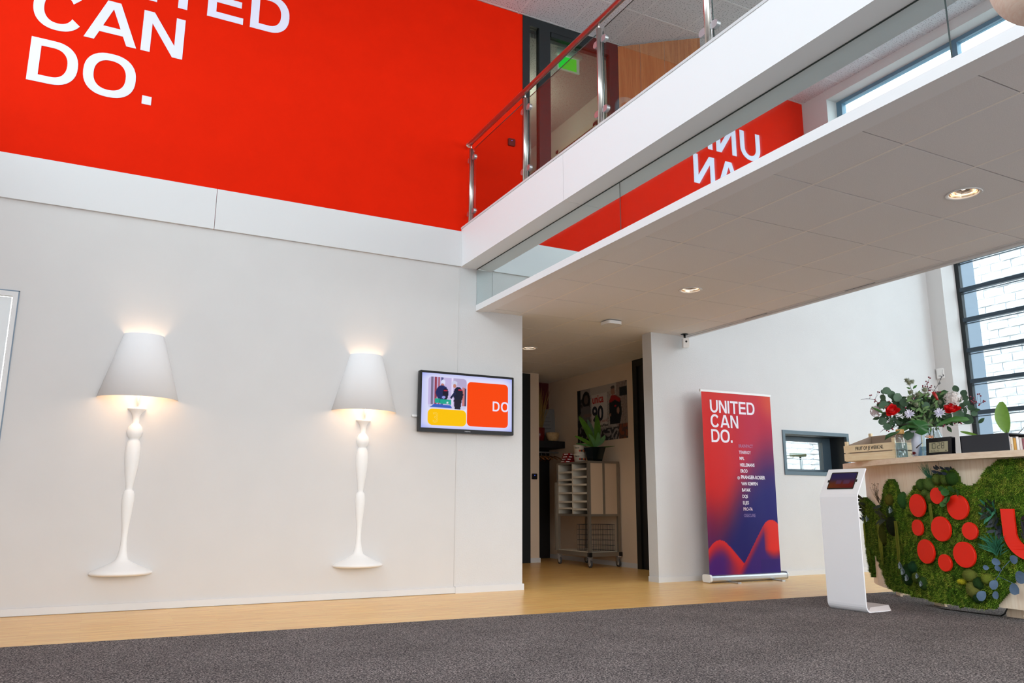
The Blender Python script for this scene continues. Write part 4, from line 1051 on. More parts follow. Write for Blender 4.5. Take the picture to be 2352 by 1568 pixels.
# ---- frosted cylinder
tu = thing('frosted_cylinder', 'pale frosted cylinder standing between bottle and vase', 'cylinder', (2.315,-2.545,ZT))
mb = MB(); mb.lathe([(.001,0),(.036,0),(.037,.004),(.037,.225),(.034,.225),(.034,.01),(.001,.01)], 22); mb.build('tube_body', mat('frosted', (206,208,222), .35), tu)
mb = MB(); mb.tube([(-.037,-.02,.08),(-.02,-.034,.10),(.01,-.038,.12),(.03,-.03,.125)], .004, 5); mb.build('twig', mat('dark_twig', (60,44,40), .7), tu)
# ---- red dried flower
rf = thing('dried_flower', 'small dried red flower head lying at the desk edge', 'flower', (2.195,-2.60,ZT))
mb = MB(); rnd = random.Random(2)
for k in range(14):
    M = Matrix.Translation((0,0,.022)) @ Matrix.Rotation(2.4*k,4,'Z') @ Matrix.Rotation(.9-.09*k,4,'X'); put_leaf(mb, M, .028, .018, .3, True)
mb.build('petals', mat('dried_red', (120,26,34), .7), rf)
mb = MB(); mb.tube([(0,0,.015),(.03,-.03,.006),(.07,-.05,.006)], .003, 5); mb.build('stem', mat('dry_stem', (150,110,80), .7), rf)
# ---- clock
A, B = Vector((2.125,-2.755)), Vector((2.085,-2.995)); d = B-A
ck = thing('digital_clock', 'black desk clock with a grey display reading 10:28', 'clock', (A.x,A.y,ZT), math.atan2(d.y,d.x))
cw = d.length; CT = Matrix.Rotation(-.10,4,'X')
mb = MB(); mb.rbox(0,cw,0,.035,.004,.137,.005,'y',3,M=CT); mb.box(.02,cw-.02,.02,.06,0,.02); mb.build('housing', mat('clock_black', (12,12,16), .12), ck)
mb = MB(); mb.box(.03,cw-.035,-.001,0,.025,.104,M=CT); mb.build('lcd', mat('lcd_grey', (176,172,142), .3), ck)
def seg7(mb, ch, x, z, w, h, t=.0038):
    S = {'0':'abcdef','1':'bc','2':'abged','8':'abcdefg','5':'afgcd','6':'afgedc','7':'abc','3':'abgcd','4':'fgbc','9':'abcfgd'}[ch]; g = t*.35; y0, y1 = -.0018, -.001
    R_ = {'a':(x+t*.6,x+w-t*.6,z+h-t,z+h),'d':(x+t*.6,x+w-t*.6,z,z+t),'g':(x+t*.6,x+w-t*.6,z+h/2-t/2,z+h/2+t/2),'f':(x,x+t,z+h/2+g,z+h-g),'e':(x,x+t,z+g,z+h/2-g),'b':(x+w-t,x+w,z+h/2+g,z+h-g),'c':(x+w-t,x+w,z+g,z+h/2-g)}
    for k in S: a_,b_,c_,d_ = R_[k]; mb.box(a_,b_,y0,y1,c_,d_,M=CT)
mb = MB(); sx = cw/.24
for ch, x in (('1',.034),('0',.064),('2',.108),('8',.145)): seg7(mb, ch, x*sx, .052, .026*sx, .046)
mb.box(.099*sx,.103*sx,-.0018,-.001,.064,.068,M=CT); mb.box(.099*sx,.103*sx,-.0018,-.001,.080,.084,M=CT)
for ch, x in (('2',.045),('6',.055),('0',.072),('6',.082),('2',.102),('3',.112)): seg7(mb, ch, x*sx, .029, .007*sx, .013, .0011)
mb.box(.182*sx,.192*sx,-.0018,-.001,.030,.038,M=CT)
mb.build('digits', mat('lcd_digit', (52,54,50), .4), ck)
wr = thing('wire_ring', 'coppery wire bangle resting on top of the black clock', 'ornament', (A.x+d.x*.22, A.y+d.y*.22, ZT+.139), 0)
mb = MB()
for k in range(4):
    mb.tube([(.035*math.cos(2*PI*i/20)*(1+.04*k), .022*math.sin(2*PI*i/20)+.002*k, .003+.0035*k+.004*math.sin(2*PI*i/20+k)) for i in range(21)], .0018, 5, False)
mb.build('wire', mat('copper', (226,160,120), .2, 1), wr)
# ---- dark desk organiser
org = thing('desk_organiser', 'dark grey desk organiser box with folders at the right edge', 'organiser', (2.10,-3.42,ZT))
og = mat('organiser_grey', (44,48,56), .6)
mb = MB(); mb.box(0,.008,0,.36,0,.125); mb.box(.30,.308,0,.36,0,.125); mb.box(0,.308,.352,.36,.006,.12); mb.box(0,.308,0,.36,.125,.133); mb.box(.008,.30,0,.352,0,.006); mb.build('shell', og, org)
for k, c in enumerate(((226,216,214),(196,186,170),(176,128,40),(210,206,204),(190,180,176),(120,60,70),(220,210,200))):
    x = .018+k*.036
    mb = MB(); mb.box(x,x+.030,.02,.33,.006,.112-.006*(k%3)); f = mb.build('folder', mat('folder_%d' % k, c, .7), org)
    put('spine_text', text_mesh('nota', .014, .0003, .01), mat('spine_ink', (120,40,60), .6), org, Matrix.Translation((x+.010,.0195,.03)) @ WALLM @ Matrix.Rotation(PI/2,4,'Z')) if k < 2 else None
# ---- potted plant behind the organiser
def bigleaf(mb, base, tip, w, n=10, side=Vector((.571,-.821,0)), bend=0):
    base = Vector(base); tip = Vector(tip); V = []; F = []
    for i in range(n+1):
        t = i/n; p = base.lerp(tip, t)+side*bend*math.sin(PI*t); ww = w*math.sin(PI*(t*.94+.03))**.6/2
        dv = (tip-base).normalized(); sd = side-(side.dot(dv))*dv; sd.normalize(); nn = sd.cross(dv)
        V += [p-sd*ww+nn*ww*.2, p, p+sd*ww+nn*ww*.2]
    F = [(i*3+k,i*3+k+1,i*3+k+4,i*3+k+3) for i in range(n) for k in range(2)]
    mb.add(V, F, True); off = Vector((.0007,.0004,0)); mb.add([v+off for v in V], [f[::-1] for f in F], True)
pp_ = thing('potted_plant', 'potted plant with one broad upright green leaf in front of the tall window', 'plant', (2.53,-3.16,ZT))
mb = MB(); mb.lathe([(.001,0),(.045,0),(.06,.085),(.055,.085),(.05,.075),(.001,.075)], 20); mb.build('pot', mat('pot_dark', (60,60,66), .6), pp_)
big_green = add_noise(mat('banana_leaf', (98,140,32), .4), 40, .08)
mb = MB(); bigleaf(mb, (.0,.0,.17), (-.005,.01,.41), .10, bend=-.012); mb.build('leaf', big_green, pp_)
mb = MB(); mb.tube([(0,0,.075),(.0,.0,.15),(.0,.0,.19)], .005, 6); mb.tube([(0,0,.08),(-.02,.1,.14),(-.05,.2,.165)], .0035, 6); mb.build('stem', mat('green_stem', (90,120,50), .5), pp_)
mb = MB(); bigleaf(mb, (-.05,.2,.165), (-.09,.31,.20), .022, side=Vector((0,0,1))); mb.build('leaf', big_green, pp_)
mb = MB(); mb.tube([(0,0,.08),(.02,-.12,.20),(.03,-.18,.30)], .0025, 5); mb.build('stem', mat('dark_twig', (60,44,40), .7), pp_)

# ---- vase and bouquet
VL = (2.40,-2.625,ZT); VR = math.radians(-55.2); PXM = 280.0
def q(x, y, w=0.0):      # enlarged-view units -> bouquet local metres (x right, w away, z up)
    return Vector(((x/7.126+1990-2135)/PXM, w, (1046-(840+y/7.126))/PXM))
va = thing('glass_vase', 'clear conical glass vase holding the bouquet', 'vase', VL, VR)
mb = MB(); mb.lathe([(.001,.003),(.125,.003),(.130,.012),(.118,.06),(.075,.19),(.058,.235),(.062,.262),(.066,.27)], 32); mb.build('glass_body', clear2, va)
mb = MB(); mb.lathe([(.001,.006),(.122,.006),(.126,.014),(.105,.09),(.001,.09)], 32); mb.build('water', MATS['water'], va)
bq = thing('flower_bouquet', 'large mixed bouquet of roses, alliums, eucalyptus and berries', 'flowers', VL, VR)
rb = random.Random(11)
g_euc = add_noise(mat('bouquet_eucalyptus', (72,104,80), .55), 20, .2); g_dark = add_noise(mat('bouquet_dark_green', (40,78,38), .5), 20, .2); g_mid = add_noise(mat('bouquet_mid_green', (66,116,50), .5), 20, .2)
stem_m = mat('bouquet_stem', (66,84,44), .6); twig_m = mat('bouquet_twig', (62,44,44), .7); berry_m = mat('berry_red', (128,12,44), .35)
NECK = Vector((0,0,.25))
def stem_to(p, r=.0022, m=None, parent=bq):
    mb = MB(); mid = NECK.lerp(p,.5)+Vector((0,0,.02)); mb.tube([Vector((rb.uniform(-.06,.06),rb.uniform(-.05,.05),.02)), NECK+Vector((rb.uniform(-.03,.03),rb.uniform(-.03,.03),0)), mid, p], r, 5); mb.build('stem', m or stem_m, parent)
def rose(c, r, sq=1):
    stem_to(c, .003)
    rt = bpy.data.objects.new('rose', None); 
    mb = MB()
    for k in range(16):
        ring_ = k//4; M = Matrix.Translation(c) @ Matrix.Rotation(1.25,4,'X') @ Matrix.Rotation(2.4*k,4,'Z') @ Matrix.Translation((0,r*.10*(3-ring_)*.6,-r*.2)) @ Matrix.Rotation(1.35-.26*(3-ring_),4,'X')
        V, F = leafmesh(r*1.25, r*(1.0 if ring_ < 3 else .7), -.22, 6, False); V = [M @ Vector(v) for v in V]; V = [Vector((v.x, v.y, c.z+(v.z-c.z)*sq)) for v in V]; mb.add(V, F, True)
    mb.sphere(c, r*.62, 10, 7, sc=(1,1,sq)); mb.build('rose', mat('rose_red', (208,10,14), .5), bq)
rose(q(500,690,-.10), .046); rose(q(1365,700,-.08), .05, .75)
def allium(c, r, col, n=170):
    stem_to(c, .003); mb = MB(); mb.sphere(c, r*.55, 12, 8)
    rr = random.Random(int(c.x*1000))
    for _ in range(n):
        v = Vector((rr.gauss(0,1),rr.gauss(0,1),rr.gauss(0,1))).normalized(); p = c+v*r*rr.uniform(.88,1.0); a = v.orthogonal().normalized()
        for k in range(5):
            w = (Matrix.Rotation(2*PI*k/5,3,v) @ a); s2 = w.cross(v)*.0022; e = p+w*.0085+v*.002
            mb.add([p-s2, p+s2, e+s2*.8, e-s2*.8], [(0,1,2,3)])
    mb.build('allium_flower', mat('allium_'+str(col[0]), col, .7), bq)
allium(q(1395,540,-.08), .066, (226,218,214)); allium(q(245,670,-.02), .048, (214,198,200), 110)
def aster(c, r):
    stem_to(c, .002); mb = MB()
    for k in range(34):
        ly = k//12; M = Matrix.Translation(c) @ Matrix.Rotation(1.3,4,'X') @ Matrix.Rotation(2.4*k,4,'Z') @ Matrix.Rotation(.15+.42*ly,4,'X')
        V, F = leafmesh(r*(1-.16*ly), r*.26, .1, 4, False); mb.add([M @ Vector(v) for v in V], F, True)
    mb.sphere(c, r*.25, 8, 5); mb.build('aster', mat('aster_white', (226,224,240), .6), bq)
aster(q(750,765,-.12), .044); aster(q(1185,770,-.12), .048)
def thistle(c, r):
    r *= 1.75; mb = MB(); mb.sphere(c, r*.55, 8, 6); rr = random.Random(int(c.z*7000+c.x*900))
    for _ in range(110):
        v = Vector((rr.gauss(0,1),rr.gauss(0,1),rr.gauss(0,1))).normalized(); s2 = v.orthogonal().normalized()*.0020; mb.add([c+v*r*.4-s2, c+v*r*.4+s2, c+v*r*1.1], [(0,1,2)])
    mb.build('thistle', mat('thistle_grey', (138,144,118), .8), bq)
for x, y, r in ((760,190,.014),(835,215,.013),(790,240,.014),(800,385,.013),(1010,360,.018),(1045,430,.014),(770,470,.014),(830,450,.012),(905,430,.018),(1000,440,.013),(790,540,.014),(870,600,.014),(930,650,.012),(1040,700,.013),(950,770,.014),(1040,890,.014),(1000,930,.012),(1205,580,.012),(1140,610,.012)):
    thistle(q(x,y,rb.uniform(-.10,.0)), r)
mb = MB()
for P in ([(900,1000),(850,600),(820,380),(790,240)],[(950,980),(980,700),(1010,380)],[(930,980),(900,700),(905,430)],[(950,1000),(1000,800),(1040,700)]):
    mb.tube([q(x,y,-.03) for x,y in P], .0022, 5)
mb.build('stem', stem_m, bq)
def rleaf(x, y, s_, ang=None, m=g_euc, w=None, pointed=False, wd=None, tilt=None):
    mb = MB(); c = q(x,y, rb.uniform(-.09,.07) if w is None else w)
    ang = rb.uniform(0,360) if ang is None else ang; tl = rb.uniform(-.5,.5) if tilt is None else tilt
    M = Matrix.Translation(c) @ Matrix.Rotation(PI/2+tl,4,'X') @ Matrix.Rotation(rb.uniform(-.5,.5),4,'Y') @ Matrix.Rotation(math.radians(ang),4,'Z') @ Matrix.Translation((0,-s_*.5,0))
    put_leaf(mb, M, s_, wd or s_*.9, .1, pointed); mb.build('leaf', m, bq)
for x, y, s_ in ((440,350,.055),(380,440,.045),(590,460,.06),(500,400,.055),(375,355,.03),(370,500,.045),(380,590,.06),(455,570,.055),(570,570,.06),(690,545,.06),(640,520,.05),(400,740,.065),(340,850,.055),(400,940,.05),(480,840,.05),(1460,360,.045),(1560,450,.045),(1570,520,.045),(1590,590,.045),(1640,690,.045),(1675,765,.04),(1570,860,.075),(1450,800,.07),(1540,740,.05),(715,1100,.075),
                (900,500,.05),(1050,550,.055),(1130,640,.055),(820,700,.06),(640,640,.055),(600,650,.05),(1100,700,.06),(960,560,.05),(880,680,.05),(1220,680,.05),(1290,800,.06),(330,780,.04),(1520,640,.04),(800,640,.05),(1000,620,.05)):
    rleaf(x, y, s_*1.3)
for x, y, s_ in ((800,860,.09),(600,900,.11),(680,860,.10),(560,830,.09),(900,840,.10),(1020,800,.10),(760,780,.08),(1100,860,.09),(980,870,.09),(860,900,.09),(1200,880,.09),(700,720,.07),(1230,560,.08),(960,690,.07),(1180,500,.07)):
    rleaf(x, y, s_, m=g_dark, pointed=True, w=rb.uniform(0,.08))
for x, y, s_, a_ in ((770,310,.035,60),(870,300,.045,-50),(700,960,.09,100),(1300,900,.09,-75),(1400,870,.1,-80),(1500,880,.09,-85),(640,980,.10,110),(1010,480,.05,10),(930,740,.06,-20)):
    rleaf(x, y, s_, a_, g_mid, pointed=True, wd=s_*.5, w=-.04)
def flatleaf(poly, m, w=-.1, bulge=.02):
    cx_ = sum(p[0] for p in poly)/len(poly); cy_ = sum(p[1] for p in poly)/len(poly)
    mb = MB(); n = len(poly); V = [q(cx_,cy_,w-bulge)]+[q(x,y,w) for x,y in poly]; mid = [q((x+cx_)/2,(y+cy_)/2,w-bulge*.8) for x,y in poly]; V += mid
    F = [(0,1+n+i,1+n+(i+1)%n) for i in range(n)]+[(1+n+i,1+i,1+(i+1)%n,1+n+(i+1)%n) for i in range(n)]
    mb.add(V, F, True); o = Vector((0,.001,0)); mb.add([v+o for v in V], [f[::-1] for f in F], True); mb.build('large_leaf', m, bq)
g_mon = add_noise(mat('monstera_green', (44,96,44), .35), 20, .12)
flatleaf([(690,960),(760,900),(700,890),(790,860),(860,870),(930,880),(980,910),(1030,950),(985,965),(1035,1000),(980,1010),(1010,1060),(960,1090),(900,1115),(860,1100),(800,1070),(850,1040),(770,1030),(820,1000),(740,990)], g_mon, -.14)
flatleaf([(1100,970),(1180,900),(1300,850),(1400,820),(1560,840),(1600,890),(1500,920),(1450,900),(1400,930),(1350,905),(1290,940),(1240,920),(1180,960)], g_mid, -.08)
flatleaf([(1070,500),(1110,430),(1200,400),(1290,370),(1350,400),(1330,450),(1260,480),(1180,540),(1120,560)], g_dark, -.02)
flatleaf([(345,1175),(370,1090),(450,1050),(520,1040),(600,1010),(560,1060),(480,1100),(400,1140)], g_dark, -.12)
flatleaf([(195,610),(240,620),(330,670),(370,710),(350,730),(290,690),(230,650)], g_mid, -.08, .006)
flatleaf([(1100,420),(1140,400),(1180,470),(1195,550),(1160,540),(1130,480)], mat('anthurium_red', (170,18,20), .3), -.08, .01)
def berries(path, pts):
    mb = MB(); P = [q(x,y,-.05) for x,y in path]; mb.tube(P, [.0022]*(len(P)-1)+[.001], 5)
    for x, y in pts:
        c = q(x,y,-.05); near = min(P, key=lambda p:(p-c).length); mb.tube([near,c], .0009, 4)
    br = mb.build('berry_branch', twig_m, bq)
    for x, y in pts:
        c = q(x,y,-.05); m2 = MB(); m2.sphere(c, .0062, 8, 6); m2.build('berry', berry_m, br)
berries([(700,800),(480,680),(330,570),(245,480),(170,460),(120,455),(30,465)], [(178,402),(200,398),(305,350),(328,358),(250,480),(240,515),(290,540),(262,505),(325,555),(370,640),(320,530)])
berries([(980,760),(1040,500),(1060,340),(1050,260),(1095,170)], [(1085,155),(1105,172),(1040,222),(1068,240),(1050,265),(985,290),(1020,303),(1050,310),(1110,300),(1085,325),(1100,330),(1068,372),(1085,375),(985,310),(1165,408),(1195,405),(1228,408)])
berries([(1240,820),(1480,720),(1640,640),(1720,620),(1780,630)], [(1750,478),(1775,475),(1790,507),(1690,532),(1645,512),(1680,560),(1700,590),(1665,600),(1720,600),(1820,585),(1838,597),(1750,655),(1760,640),(1650,580),(1685,615),(1815,608)])
berries([(1000,980),(1180,930),(1330,910),(1470,925)], [(1240,945),(1218,973),(1385,932),(1455,912),(1478,935),(1468,925),(1228,955)])
berries([(760,900),(560,930),(430,980),(330,990),(285,1030)], [(395,995),(385,1003),(415,1018),(470,975),(480,990),(700,640),(465,520),(840,490),(975,575)])
mb = MB(); mb.tube([q(960,800,0),q(1130,390,0),q(1200,290,0),q(1250,195,0),q(1295,130,0),q(1285,80,0),q(1300,30,0)], [.003,.0025,.0022,.002,.0018,.0014,.0008], 5)
for x, y in ((1160,305),(1225,260),(1240,250),(1300,125),(1270,150),(1255,180)): mb.sphere(q(x,y,0), .007, 8, 5, sc=(.7,.7,1.3))
mb.build('willow_branch', mat('willow', (110,110,112), .7), bq)
mb = MB()
for k in range(170):   # filler sprigs
    x = rb.gauss(950,270); y = rb.uniform(470,960); c = q(x,y,rb.uniform(-.02,.08)); mb.tube([NECK+Vector((0,.02,.02)), c.lerp(NECK,.4), c], .0012, 4); M = Matrix.Translation(c) @ Matrix.Rotation(PI/2,4,'X') @ Matrix.Rotation(rb.uniform(0,6),4,'Z'); put_leaf(mb, M, .06, .036, .1, True)
mb.build('filler_sprigs', g_dark, bq)['kind'] = 'stuff'
mb = MB()
for k in range(70):
    x, y = ((rb.gauss(430,50), rb.gauss(870,60)) if k%2 else (rb.gauss(1540,50), rb.gauss(700,40))); mb.sphere(q(x,y,rb.uniform(-.06,.06)), .006, 5, 4)
mb.build('small_white_blossoms', mat('blossom_white', (232,234,240), .6), bq)['kind'] = 'stuff'
mb = MB()
for k in range(90):
    c = q(rb.gauss(950,110), rb.uniform(420,980), rb.uniform(-.09,.0)); M = Matrix.Translation(c) @ Matrix.Rotation(PI/2+rb.uniform(-.6,.6),4,'X') @ Matrix.Rotation(rb.uniform(0,6),4,'Z'); put_leaf(mb, M, .045, .02, .1, True)
mb.build('thistle_foliage', mat('thistle_green', (104,138,84), .6), bq)['kind'] = 'stuff'

# ================================================================== CORRIDOR THINGS
# ---- trolley with post trays
TX, TY = 1.985, 1.90; TW, TD = .485, .80
tr = thing('mail_trolley', 'grey aluminium mail trolley with white sorting trays on castors', 'trolley', (TX,TY,0))
fr_m = mat('trolley_aluminium', (150,140,126), .4, .6); tray_m = mat('tray_white', (214,206,190), .5); pan_m = mat('trolley_panel', (206,178,148), .6)
HT = 1.335; HM = .635; HB = .135
def tb(name, m, *b): mb = MB(); mb.box(*b); return mb.build(name, m, tr)
s_ = .035
for x, y in ((0,0),(TW-s_,0),(0,TD-s_),(TW-s_,TD-s_)): tb('upright', fr_m, x,x+s_,y,y+s_,HB,HT)
for z in (HB,HM,HT-.02):
    h = .05 if z == HB else .03 if z == HM else .02
    for (x0,x1,y0,y1) in ((s_,TW-s_,0,s_),(s_,TW-s_,TD-s_,TD),(0,s_,s_,TD-s_),(TW-s_,TW,s_,TD-s_)): tb('rail', fr_m, x0,x1,y0,y1,z,z+h)
tb('top_board', fr_m, .0,TW,.0,TD,HT,HT+.008); tb('middle_board', fr_m, s_,TW-s_,s_,TD-s_,HM+.005,HM+.02); tb('bottom_board', tray_m, .005,TW-.005,.04,TD-.01,HB+.052,HB+.06)
tb('upright', fr_m, TW/2-.015,TW/2+.015,.004,.03,HM+.03,HT-.02)
tb('side_panel', pan_m, s_,TW/2-.015,.012,.02,HM+.03,HT-.02); tb('side_panel', pan_m, TW/2+.015,TW-s_,.012,.02,HM+.03,HT-.02)
tb('back_panel', mat('trolley_back', (150,158,160), .6), TW-s_-.01,TW-s_,s_,TD-s_,HM+.03,HT-.02)
tb('divider', tray_m, .006,TW-.05,TD/2-.012,TD/2+.012,HM+.03,HT-.02)
tb('cabinet_side', tray_m, .006,TW-.05,s_,s_+.006,HM+.03,HT-.02); tb('cabinet_side', tray_m, .006,TW-.05,TD-s_-.006,TD-s_,HM+.03,HT-.02)
for c_, (y0,y1) in enumerate(((s_+.006,TD/2-.012),(TD/2+.012,TD-s_-.006))):
    zt = [1.235,1.135,1.035,.925,.82,.72] if c_ == 0 else [1.205,1.105,1.045,.93,.815,.73]
    for z in zt:
        mb = MB(); mb.box(.002,TW-.06,y0+.002,y1-.002,z-.004,z); mb.box(-.002,.004,y0+.002,y1-.002,z-.008,z+.016); mb.build('tray', tray_m, tr)
    mb = MB()
    for k in range(28): z = HM+.04+k*.023; mb.box(.01,TW-.06,y0,y0+.006,z,z+.004); mb.box(.01,TW-.06,y1-.006,y1,z,z+.004)
    mb.build('runner_ribs', tray_m, tr)['kind'] = 'stuff'
# wire baskets under
mb = MB()
wy = lambda: None
x0,x1,y0,y1,z0,z1 = .06,TW-.05,.06,TD*.48,HB+.065,.53
for k in range(6):
    z = z0+(z1-z0)*k/5; mb.tube([(x0,y0,z),(x1,y0,z),(x1,y1,z),(x0,y1,z),(x0,y0,z)], .0025, 4, False)
for k in range(11):
    x = x0+(x1-x0)*k/10; mb.tube([(x,y0,z0),(x,y0,z1)], .0015, 4, False); mb.tube([(x,y1,z0),(x,y1,z1)], .0015, 4, False)
    y = y0+(y1-y0)*k/10; mb.tube([(x0,y,z0),(x0,y,z1)], .0015, 4, False); mb.tube([(x1,y,z0),(x1,y,z1)], .0015, 4, False)
bk = mb.build('wire_basket', mat('dark_wire', (70,70,72), .4, .5), None, loc=(TX,TY,0)); tag(bk, 'dark wire basket on the lower shelf of the mail trolley', 'basket')
for x, y in ((.02,.02),(TW-.03,.02),(.02,TD-.03),(TW-.03,TD-.03)):
    mb = MB(); mb.box(x-.025,x+.03,y-.025,y+.03,HB-.012,HB+.002); mb.box(x-.014,x-.010,y-.02,y+.024,.045,HB-.01); mb.box(x+.014,x+.018,y-.02,y+.024,.045,HB-.01); cst = mb.build('castor', alu2, tr)
    mb = MB(); mb.lathe([(.014,-.011),(.044,-.011),(.046,-.006),(.046,.006),(.044,.011),(.014,.011)], 20, M=Matrix.Translation((x+.002,y+.002,.0465)) @ Matrix.Rotation(PI/2,4,'Y')); mb.build('wheel', mat('rubber_grey', (70,70,72), .7), cst)
    mb = MB(); mb.lathe([(.001,-.012),(.028,-.012),(.028,.012),(.001,.012)], 16, M=Matrix.Translation((x+.002,y+.002,.0465)) @ Matrix.Rotation(PI/2,4,'Y')); mb.build('hub', mat('hub_pale', (190,186,178), .5), cst)
for x, y in ((-.01,-.01),(TW-.03,-.01)): tb('bumper', blk, x,x+.045,y,y+.045,HB-.002,HB+.05)
tb('push_handle', fr_m, -.03,0,TD-.02,TD+.01,HB+.05,1.08)
# things on top of the trolley
ZC = HT+.008
pt_ = thing('potted_plant', 'broad-leaved green plant in a black square pot on the trolley', 'plant', (2.19,2.05,ZC))
mb = MB(); vs = []
for hw, z in ((.068,0),(.105,.185),(.099,.185),(.092,.165)): vs += [(-hw,-hw,z),(hw,-hw,z),(hw,hw,z),(-hw,hw,z)]
mb.add(vs, [(3,2,1,0)]+[(i*4+k,i*4+(k+1)%4,(i+1)*4+(k+1)%4,(i+1)*4+k) for i in range(3) for k in range(4)]+[(12,13,14,15)]); mb.build('pot', mat('gloss_black_pot', (14,22,22), .12), pt_)
yl = add_noise(mat('dracaena_leaf', (66,104,10), .65, spec=.2), 12, .3); sd = Vector((.82,-.57,0))
for (bx,tp,w,m_) in (((0,0,.19),(-.20,0,.60),.085,yl),((.01,0,.19),(.045,.02,.62),.085,yl),((0,.02,.19),(-.06,.05,.56),.07,g_dark),((0,0,.19),(-.26,.0,.34),.05,yl),((0,0,.19),(.13,-.02,.34),.06,g_mid),((0,0,.19),(.24,-.05,.20),.04,g_mid),((0,0,.19),(-.23,.03,.24),.03,g_mid),((0,0,.19),(.02,-.06,.38),.06,g_mid),((0,0,.19),(-.10,-.05,.36),.05,g_mid)):
    v = Vector(tp); v = Vector((tp[0]*.82, tp[0]*-.57+tp[1], tp[2])); mb = MB(); bigleaf(mb, bx, v, w, side=sd, bend=.02); mb.build('leaf', m_, pt_)
def bucket(loc, label):
    t = thing('candy_tub', label, 'tub', loc, .5, 'white printed tubs on the trolley')
    mb = MB(); mb.lathe([(.001,0),(.070,0),(.082,.098),(.085,.100),(.085,.108),(.001,.108)], 24); mb.build('tub_body', mat('tub_white', (216,206,190), .4), t)
    mb = MB(); mb.lathe([(.0875,.100),(.0875,.112),(.001,.112)], 24); mb.build('lid', mat('tub_lid', (206,196,182), .4), t)
    for k in range(9):
        a_ = -2.6+k*.33; r_ = .079; mb = MB(); M = Matrix.Translation((r_*math.cos(a_), r_*math.sin(a_), .036)) @ Matrix.Rotation(a_+PI/2,4,'Z') @ Matrix.Rotation(PI/2,4,'X')
        mb.lathe([(.001,.002),(.014,.002),(.014,-.003)], 8, M=M); mb.build('printed_spot', mat('spot_%d' % (k%3), ((176,52,30),(40,40,44),(206,120,60))[k%3], .5), t)
    put('lettering', text_mesh('lieon', .034, .0006, .01, align='CENTER'), mat('tub_ink', (40,60,50), .5), t, Matrix.Rotation(-1.5,4,'Z') @ Matrix.Translation((0,-.0805,.066)) @ WALLM)
bucket((2.10,2.28,ZC), 'white printed tub on the trolley, lower of the two'); bucket((2.10,2.28,ZC+.112), 'white printed tub on the trolley, upper of the two')
for k, z in enumerate((0,.032,.064,.1)):
    lab = ('red paper bag on the trolley, bottom of its pile','red paper bag on the trolley, second from the bottom','red paper bag on the trolley, third from the bottom','red paper bag on the trolley, top of its pile')[k]
    t = thing('red_bag', lab, 'bag', (2.10,2.52,ZC+z), .1*k, 'red bags piled on the trolley')
    mb = MB(); w = .13-.012*k; mb.prism([(-w,-.07),(w,-.08),(w*.9,.06),(-w*.85,.07)], 0, .026); mb.build('bag_body', mat('bag_red', (146,14,20), .35), t)
    mb = MB(); mb.prism([(-w*.9,-.082),(-w*.5,-.084),(-w*.5,-.078),(-w*.9,-.076)], .006, .018); mb.box(-w-.003,-w+.002,-.04,.03,.008,.018); mb.build('bag_label', white_pl, t)
# ---- poster
po = thing('wall_poster', 'large collage poster with red and navy lettering on the corridor wall', 'poster', (2.488,2.93,1.645))
PW, PH = 1.23, .765
def poster_fn(u, v):
    from mathutils import noise
    n1 = noise.noise(Vector((u*26,v*16,0))); n2 = noise.noise(Vector((u*60,v*40,5)))
    c = (170,162,156) if n2 > -.1 else (136,128,122)
    if v > .86: c = (176,166,158)
    if u < .28:
        c = (96,88,84) if n1 > 0 else (56,52,54)
        if v > .82: c = (150,142,136)
        if u < .07 and v > .55: c = (28,32,38)
    if u > .80: c = mixc((168,160,154),(110,90,84), .5+.5*n2)
    if u > .86 and .74 < v < .90: c = (34,38,44)
    if v < .22 and u > .33: c = (150,142,138) if n1 > .05 else (60,56,58)
    if u > .84 and v < .26: c = (132,72,52) if n1 > 0 else (84,60,56)
    if .30 < u < .62 and .24 < v < .86: c = (198,188,180)
    # woman with curly hair
    if ell(u,v,.19,.80,.085,.155): c = (26,24,26)
    if ell(u,v,.19,.80,.045,.085): c = (92,78,74)
    if inpoly(u,v,[(.07,.64),(.13,.68),(.25,.68),(.29,.60),(.28,.40),(.10,.40)]): c = (104,98,98)
    if ell(u,v,.21,.50,.09,.035): c = (120,100,94)
    if u < .28 and v < .38: c = (40,40,44) if n1 > -.2 else (120,112,108)
    # man in black jacket with red shoulders
    if ell(u,v,.735,.86,.04,.075): c = (150,110,96)
    if ell(u,v,.735,.925,.04,.03): c = (70,62,60)
    if inpoly(u,v,[(.66,.70),(.72,.78),(.78,.78),(.88,.70),(.90,.45),(.86,.27),(.67,.27)]): c = (26,28,34)
    if inpoly(u,v,[(.655,.66),(.70,.78),(.77,.78),(.88,.70),(.86,.64),(.77,.70),(.70,.66)]): c = (150,26,26)
    if ell(u,v,.83,.50,.025,.06) or ell(u,v,.68,.44,.02,.03): c = (150,112,98)
    if abs(u-.78) < .02 and abs(v-.585) < .008: c = (190,30,50)
    return c
PMx = Matrix.Translation((-.004,0,0)) @ Matrix(((0,0,-1,0),(-1,0,0,0),(0,1,0,0),(0,0,0,1)))
mb = MB(); mb.box(-.003,0,-PW,0,0,PH); mb.build('poster_sheet', mat('poster_back', (180,170,160), .7), po)
print_mesh('printed_face', vcol_mat('poster_print', .7), 120, 76, PW, PH, poster_fn, po, PMx)
P2 = lambda x, z: Matrix.Translation((-.0052,-x,z)) @ Matrix(((0,0,-1,0),(-1,0,0,0),(0,1,0,0),(0,0,0,1)))
put('lettering', text_mesh('unica', .165, .0005, .022, .82), mat('poster_red', (176,24,28), .6), po, P2(.395,.535))
put('lettering', text_mesh('90', .29, .0005, .028, .98), mat('poster_navy', (20,28,44), .6), po, P2(.385,.285))
